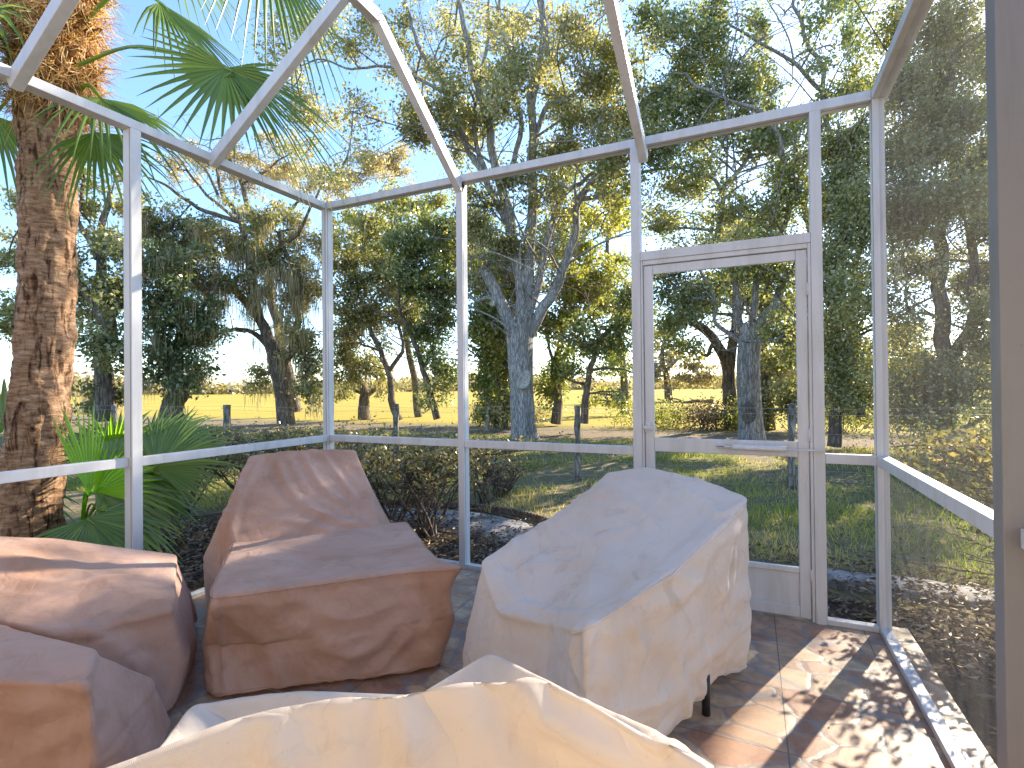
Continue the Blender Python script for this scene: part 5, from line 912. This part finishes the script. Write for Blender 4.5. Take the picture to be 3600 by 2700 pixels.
# ================================================================ grass, litter, edging
r = np.random.default_rng(9)
def scatter(n, x0, x1, y0, y1): return np.stack([r.uniform(x0, x1, n), y0+(y1-y0)*r.random(n)**1.6], 1)
def inb(p): return (p[:, 0] > -.35) & (p[:, 0] < 4.2) & (p[:, 1] < .5)
p = scatter(150000, -11, 10, .9, 10.5); p = p[~inb(p)]; pn = vnoise(np.column_stack([p*.9, 0*p[:, 0]]), 31, 3); p = p[pn+r.normal(size=len(p))*.5 > -.35]
keep = ~((p[:, 0] > -1.5) & (p[:, 0] < 1.8) & (p[:, 1] < 1.95) | (p[:, 0] > 2.8) & (p[:, 1] < 1.4)); p = p[keep]; n = len(p)
h = r.uniform(.03, .085, n)*(1+.5*np.clip(vnoise(np.column_stack([p*1.7, 0*p[:, 0]]), 33, 2), -1, 1)); a = r.uniform(0, 6.283, n); w_ = .0035+.0012*p[:, 1]/4
dx, dy = np.cos(a), np.sin(a); ln = r.normal(size=(n, 2))*.5*h[:, None]
V = np.empty((n, 4, 3)); V[:, 0] = np.column_stack([p[:, 0]-dx*w_, p[:, 1]-dy*w_, np.full(n, GZ-.01)]); V[:, 1] = np.column_stack([p[:, 0]+dx*w_, p[:, 1]+dy*w_, np.full(n, GZ-.01)])
V[:, 2] = np.column_stack([p[:, 0]+ln[:, 0]+dx*w_*.3, p[:, 1]+ln[:, 1]+dy*w_*.3, GZ+h]); V[:, 3] = np.column_stack([p[:, 0]+ln[:, 0]-dx*w_*.3, p[:, 1]+ln[:, 1]-dy*w_*.3, GZ+h])
gt = np.clip(.50+.22*vnoise(np.column_stack([p*.7, 0*p[:, 0]]), 35, 3)+r.normal(size=n)*.18, 0, 1)
tag(link('grass', mesh_np('grass', V.reshape(-1, 3), np.arange(n*4).reshape(n, 4), tint=np.repeat(gt, 4)), GRASS), 'patchy green and straw lawn grass', None, None, 'stuff')
def litter(n, fn, size, z0=GZ+.045):
    q = fn(n); n = len(q); c = np.column_stack([q, z0+r.random(n)*.03]); d = r.normal(size=(n, 3))*np.array([1, 1, .25]); d /= np.linalg.norm(d, axis=1)[:, None]; s_ = np.cross(d, r.normal(size=(n, 3))*np.array([.3, .3, 1])); s_ /= np.linalg.norm(s_, axis=1)[:, None]; L_ = (size*r.uniform(.6, 1.4, n))[:, None]
    u_ = np.cross(d, s_)*L_*.14
    return np.stack([c-d*L_/2, c+s_*L_*.2+u_, c+d*L_/2, c-s_*L_*.2+u_], 1)
def near_bed(n): 
    q = np.stack([r.uniform(-1.9, 5.8, n), r.uniform(-.2, 1.7, n)], 1); m_ = (q[:, 1] > .16) | (q[:, 0] > 4.02) | (q[:, 0] < -.2); return q[m_ & (r.random(n) < np.exp(-np.clip(q[:, 1]-.9, 0, 9)*1.6))]
def side_bed(n): return np.stack([r.uniform(-2.2, -.16, n), r.uniform(-3.5, .4, n)], 1)
def right_bed(n): return np.stack([r.uniform(4.0, 7.2, n), r.uniform(-3.4, 1.0, n)], 1)
V = np.concatenate([litter(13000, near_bed, .05), litter(6500, side_bed, .065), litter(4200, right_bed, .05), litter(2500, lambda n: scatter(n, -6, 8, 1.2, 7), .05, GZ+.012)])
tag(link('leaf_litter', mesh_np('leaf_litter', V.reshape(-1, 3), np.arange(len(V)*4).reshape(-1, 4), tint=np.repeat(np.clip(r.normal(.5, .27, len(V)), 0, 1), 4)), LITTER), 'fallen brown oak leaves round the enclosure', None, None, 'stuff')
# a few leaves on the patio
for q, (x, y) in enumerate([(3.70, -.62), (3.42, -.95), (3.60, -.30), (3.30, -.20), (3.5, -1.15)]):
    V = litter(1, lambda n: np.array([[x, y]]), .022, .006).reshape(-1, 3); V[:, 2] = np.clip(V[:, 2], .003, .012)
    tag(link('dead_leaf', mesh_np('dead_leaf', V, np.array([[0, 1, 2, 3]]), tint=np.full(4, .1+.15*q)), LITTER), ['tiny dark leaf on the tiles near the right base plate', 'tiny brown leaf on the tiles in the middle of the sun patch', 'tiny dark leaf on the tiles by the corner post', 'tiny leaf on the tiles before the door', 'tiny pale leaf on the tiles nearest the viewer'][q], 'leaf', 'leaves fallen on the patio tiles')
# scalloped bed edging
ed = MB(); Pe = smooth_poly([(-1.9, 1.55, 0), (-.9, 1.85, 0), (.1, 2.05, 0), (.9, 1.95, 0), (1.5, 1.6, 0), (1.95, 1.25, 0)], 14)
Pe[:, 2] = GZ
for i in range(0, len(Pe)-1):
    a, b_ = Pe[i], Pe[i+1]; d = (b_-a); L_ = np.linalg.norm(d); d /= L_; nn = np.cross(d, (0, 0, 1.)); K_ = 7
    m = (a+b_)/2; prof = [m+d*L_*.49*x_+np.array([0, 0, .055+.022*math.sqrt(max(0, 1-x_*x_))]) for x_ in np.linspace(-1, 1, K_)]
    V = []
    for sgn in (-1, 1): V += [p_+nn*.02*sgn for p_ in prof]+[a+nn*.02*sgn-(0, 0, .05), b_+nn*.02*sgn-(0, 0, .05)]
    n1 = K_+2; F = [tuple(range(K_))[::-1]+(K_, K_+1), tuple(n1+q for q in (list(range(K_))+[K_+1, K_]))]+[(q, q+1, n1+q+1, n1+q) for q in range(K_-1)]
    ed.add(V, F)
tag(ed.build('bed_edging', m_simple('weathered_edging', [(.3, (.06, .045, .035)), (.6, (.20, .15, .12)), (.8, (.38, .33, .28))], 14, .9, .5)), 'scalloped brick coloured edging curving round the sandy bed', 'garden edging')
# garden hose-like black edging line
b = MB(); b.tube(smooth_poly([(-1.0, 1.78, GZ+.05), (.1, 1.86, GZ+.05), (.8, 1.72, GZ+.05), (1.5, 1.36, GZ+.05), (1.9, 1.02, GZ+.05)], 8), .008, 6); tag(b.build('black_hose', BLACK), 'thin black hose lying along the sandy bed', 'hose')
# terracotta pot and cut stake by the side post
pot = MB(); pc = at(338, 1210, 3.05); pc[2] = GZ+.03; ang = np.linspace(0, 6.283, 24, endpoint=False)
prof = [(0, .0), (.07, .0), (.105, .15), (.115, .155), (.115, .18), (.10, .18), (.095, .165), (.06, .03), (0, .03)]; V = [(pc[0]+a_*math.cos(t_), pc[1]+a_*math.sin(t_), pc[2]+z_) for a_, z_ in prof for t_ in ang]; F = [(j*24+i, j*24+(i+1) % 24, (j+1)*24+(i+1) % 24, (j+1)*24+i) for j in range(8) for i in range(24)]; pot.add(V, F, True)
tag(pot.build('flower_pot', m_simple('terracotta', [(.3, (.20, .09, .06)), (.7, (.36, .20, .14))], 12, .85, .3)), 'dusty terracotta pot in the leaves beside the side post', 'flower pot')
# fallen bough and cow out in the pasture
t = MB(); Y_ = 30
def bough(pts, r0, r1): P__ = smooth_poly([at(*p_) for p_ in pts], 5); t.tube(P__, np.linspace(r0, r1, len(P__)), 7)
bough([(1530, 868, 42), (1505, 866, 42), (1480, 869, 42), (1440, 866, 42), (1420, 862, 42)], .16, .05); bough([(1480, 868, 42), (1455, 861, 42), (1430, 865, 42)], .07, .03); bough([(1500, 866, 42), (1490, 860, 42)], .06, .03); bough([(1530, 868, 42), (1540, 864, 42)], .2, .16)
tag(t.build('fallen_bough', BARK_DARK), 'fallen dark bough lying in the sunny pasture beyond the door', 'fallen branch')
def cow(c, hd, s=1.0):
    me = bpy.data.meshes.new('cow'); c = np.array(c); f = np.array([math.cos(hd), math.sin(hd), 0]); sd = np.array([-f[1], f[0], 0])
    pts = []; rad = []; edg = []
    def P3(x, y, z, r_, p=None): pts.append(tuple(c+f*x*s+sd*y*s+np.array([0, 0, z*s]))); rad.append(r_*s); i = len(pts)-1; (edg.append((p, i)) if p is not None else None); return i
    hip = P3(-.75, 0, 1.15, .30); mid_ = P3(-.1, 0, 1.05, .38, hip); sh = P3(.55, 0, 1.15, .33, mid_); nk = P3(.95, 0, 1.05, .19, sh); hd_ = P3(1.25, 0, .75, .14, nk); P3(1.42, 0, .52, .08, hd_)
    for sy in (-.2, .2):
        k_ = P3(.55, sy, .65, .11, sh); P3(.55, sy, .03, .06, k_); k_ = P3(-.75, sy, .75, .14, hip); h_ = P3(-.85, sy, .45, .08, k_); P3(-.80, sy, .03, .06, h_); e = P3(1.1, sy*.9, .92, .04, hd_)
    tl = P3(-1.08, 0, 1.1, .05, hip); P3(-1.12, 0, .55, .03, tl)
    me.from_pydata(pts, edg, []); o = link('cow', me, BLACK); m = o.modifiers.new('skin', 'SKIN'); sv = me.skin_vertices[0].data if me.skin_vertices else None
    if sv is None:
        bpy.context.view_layer.objects.active = o
        sv = me.skin_vertices[0].data
    for i, r_ in enumerate(rad): sv[i].radius = (r_, r_)
    sv[0].use_root = True; q = o.modifiers.new('sub', 'SUBSURF'); q.levels = 1; q.render_levels = 1; return o
cp = at(497, 847, 150); cp[2] = GZ+.2
try: tag(cow(cp, 2.6, 1.25), 'black cow grazing far off in the pasture', 'cow')
except Exception as ex: print('cow failed', ex)
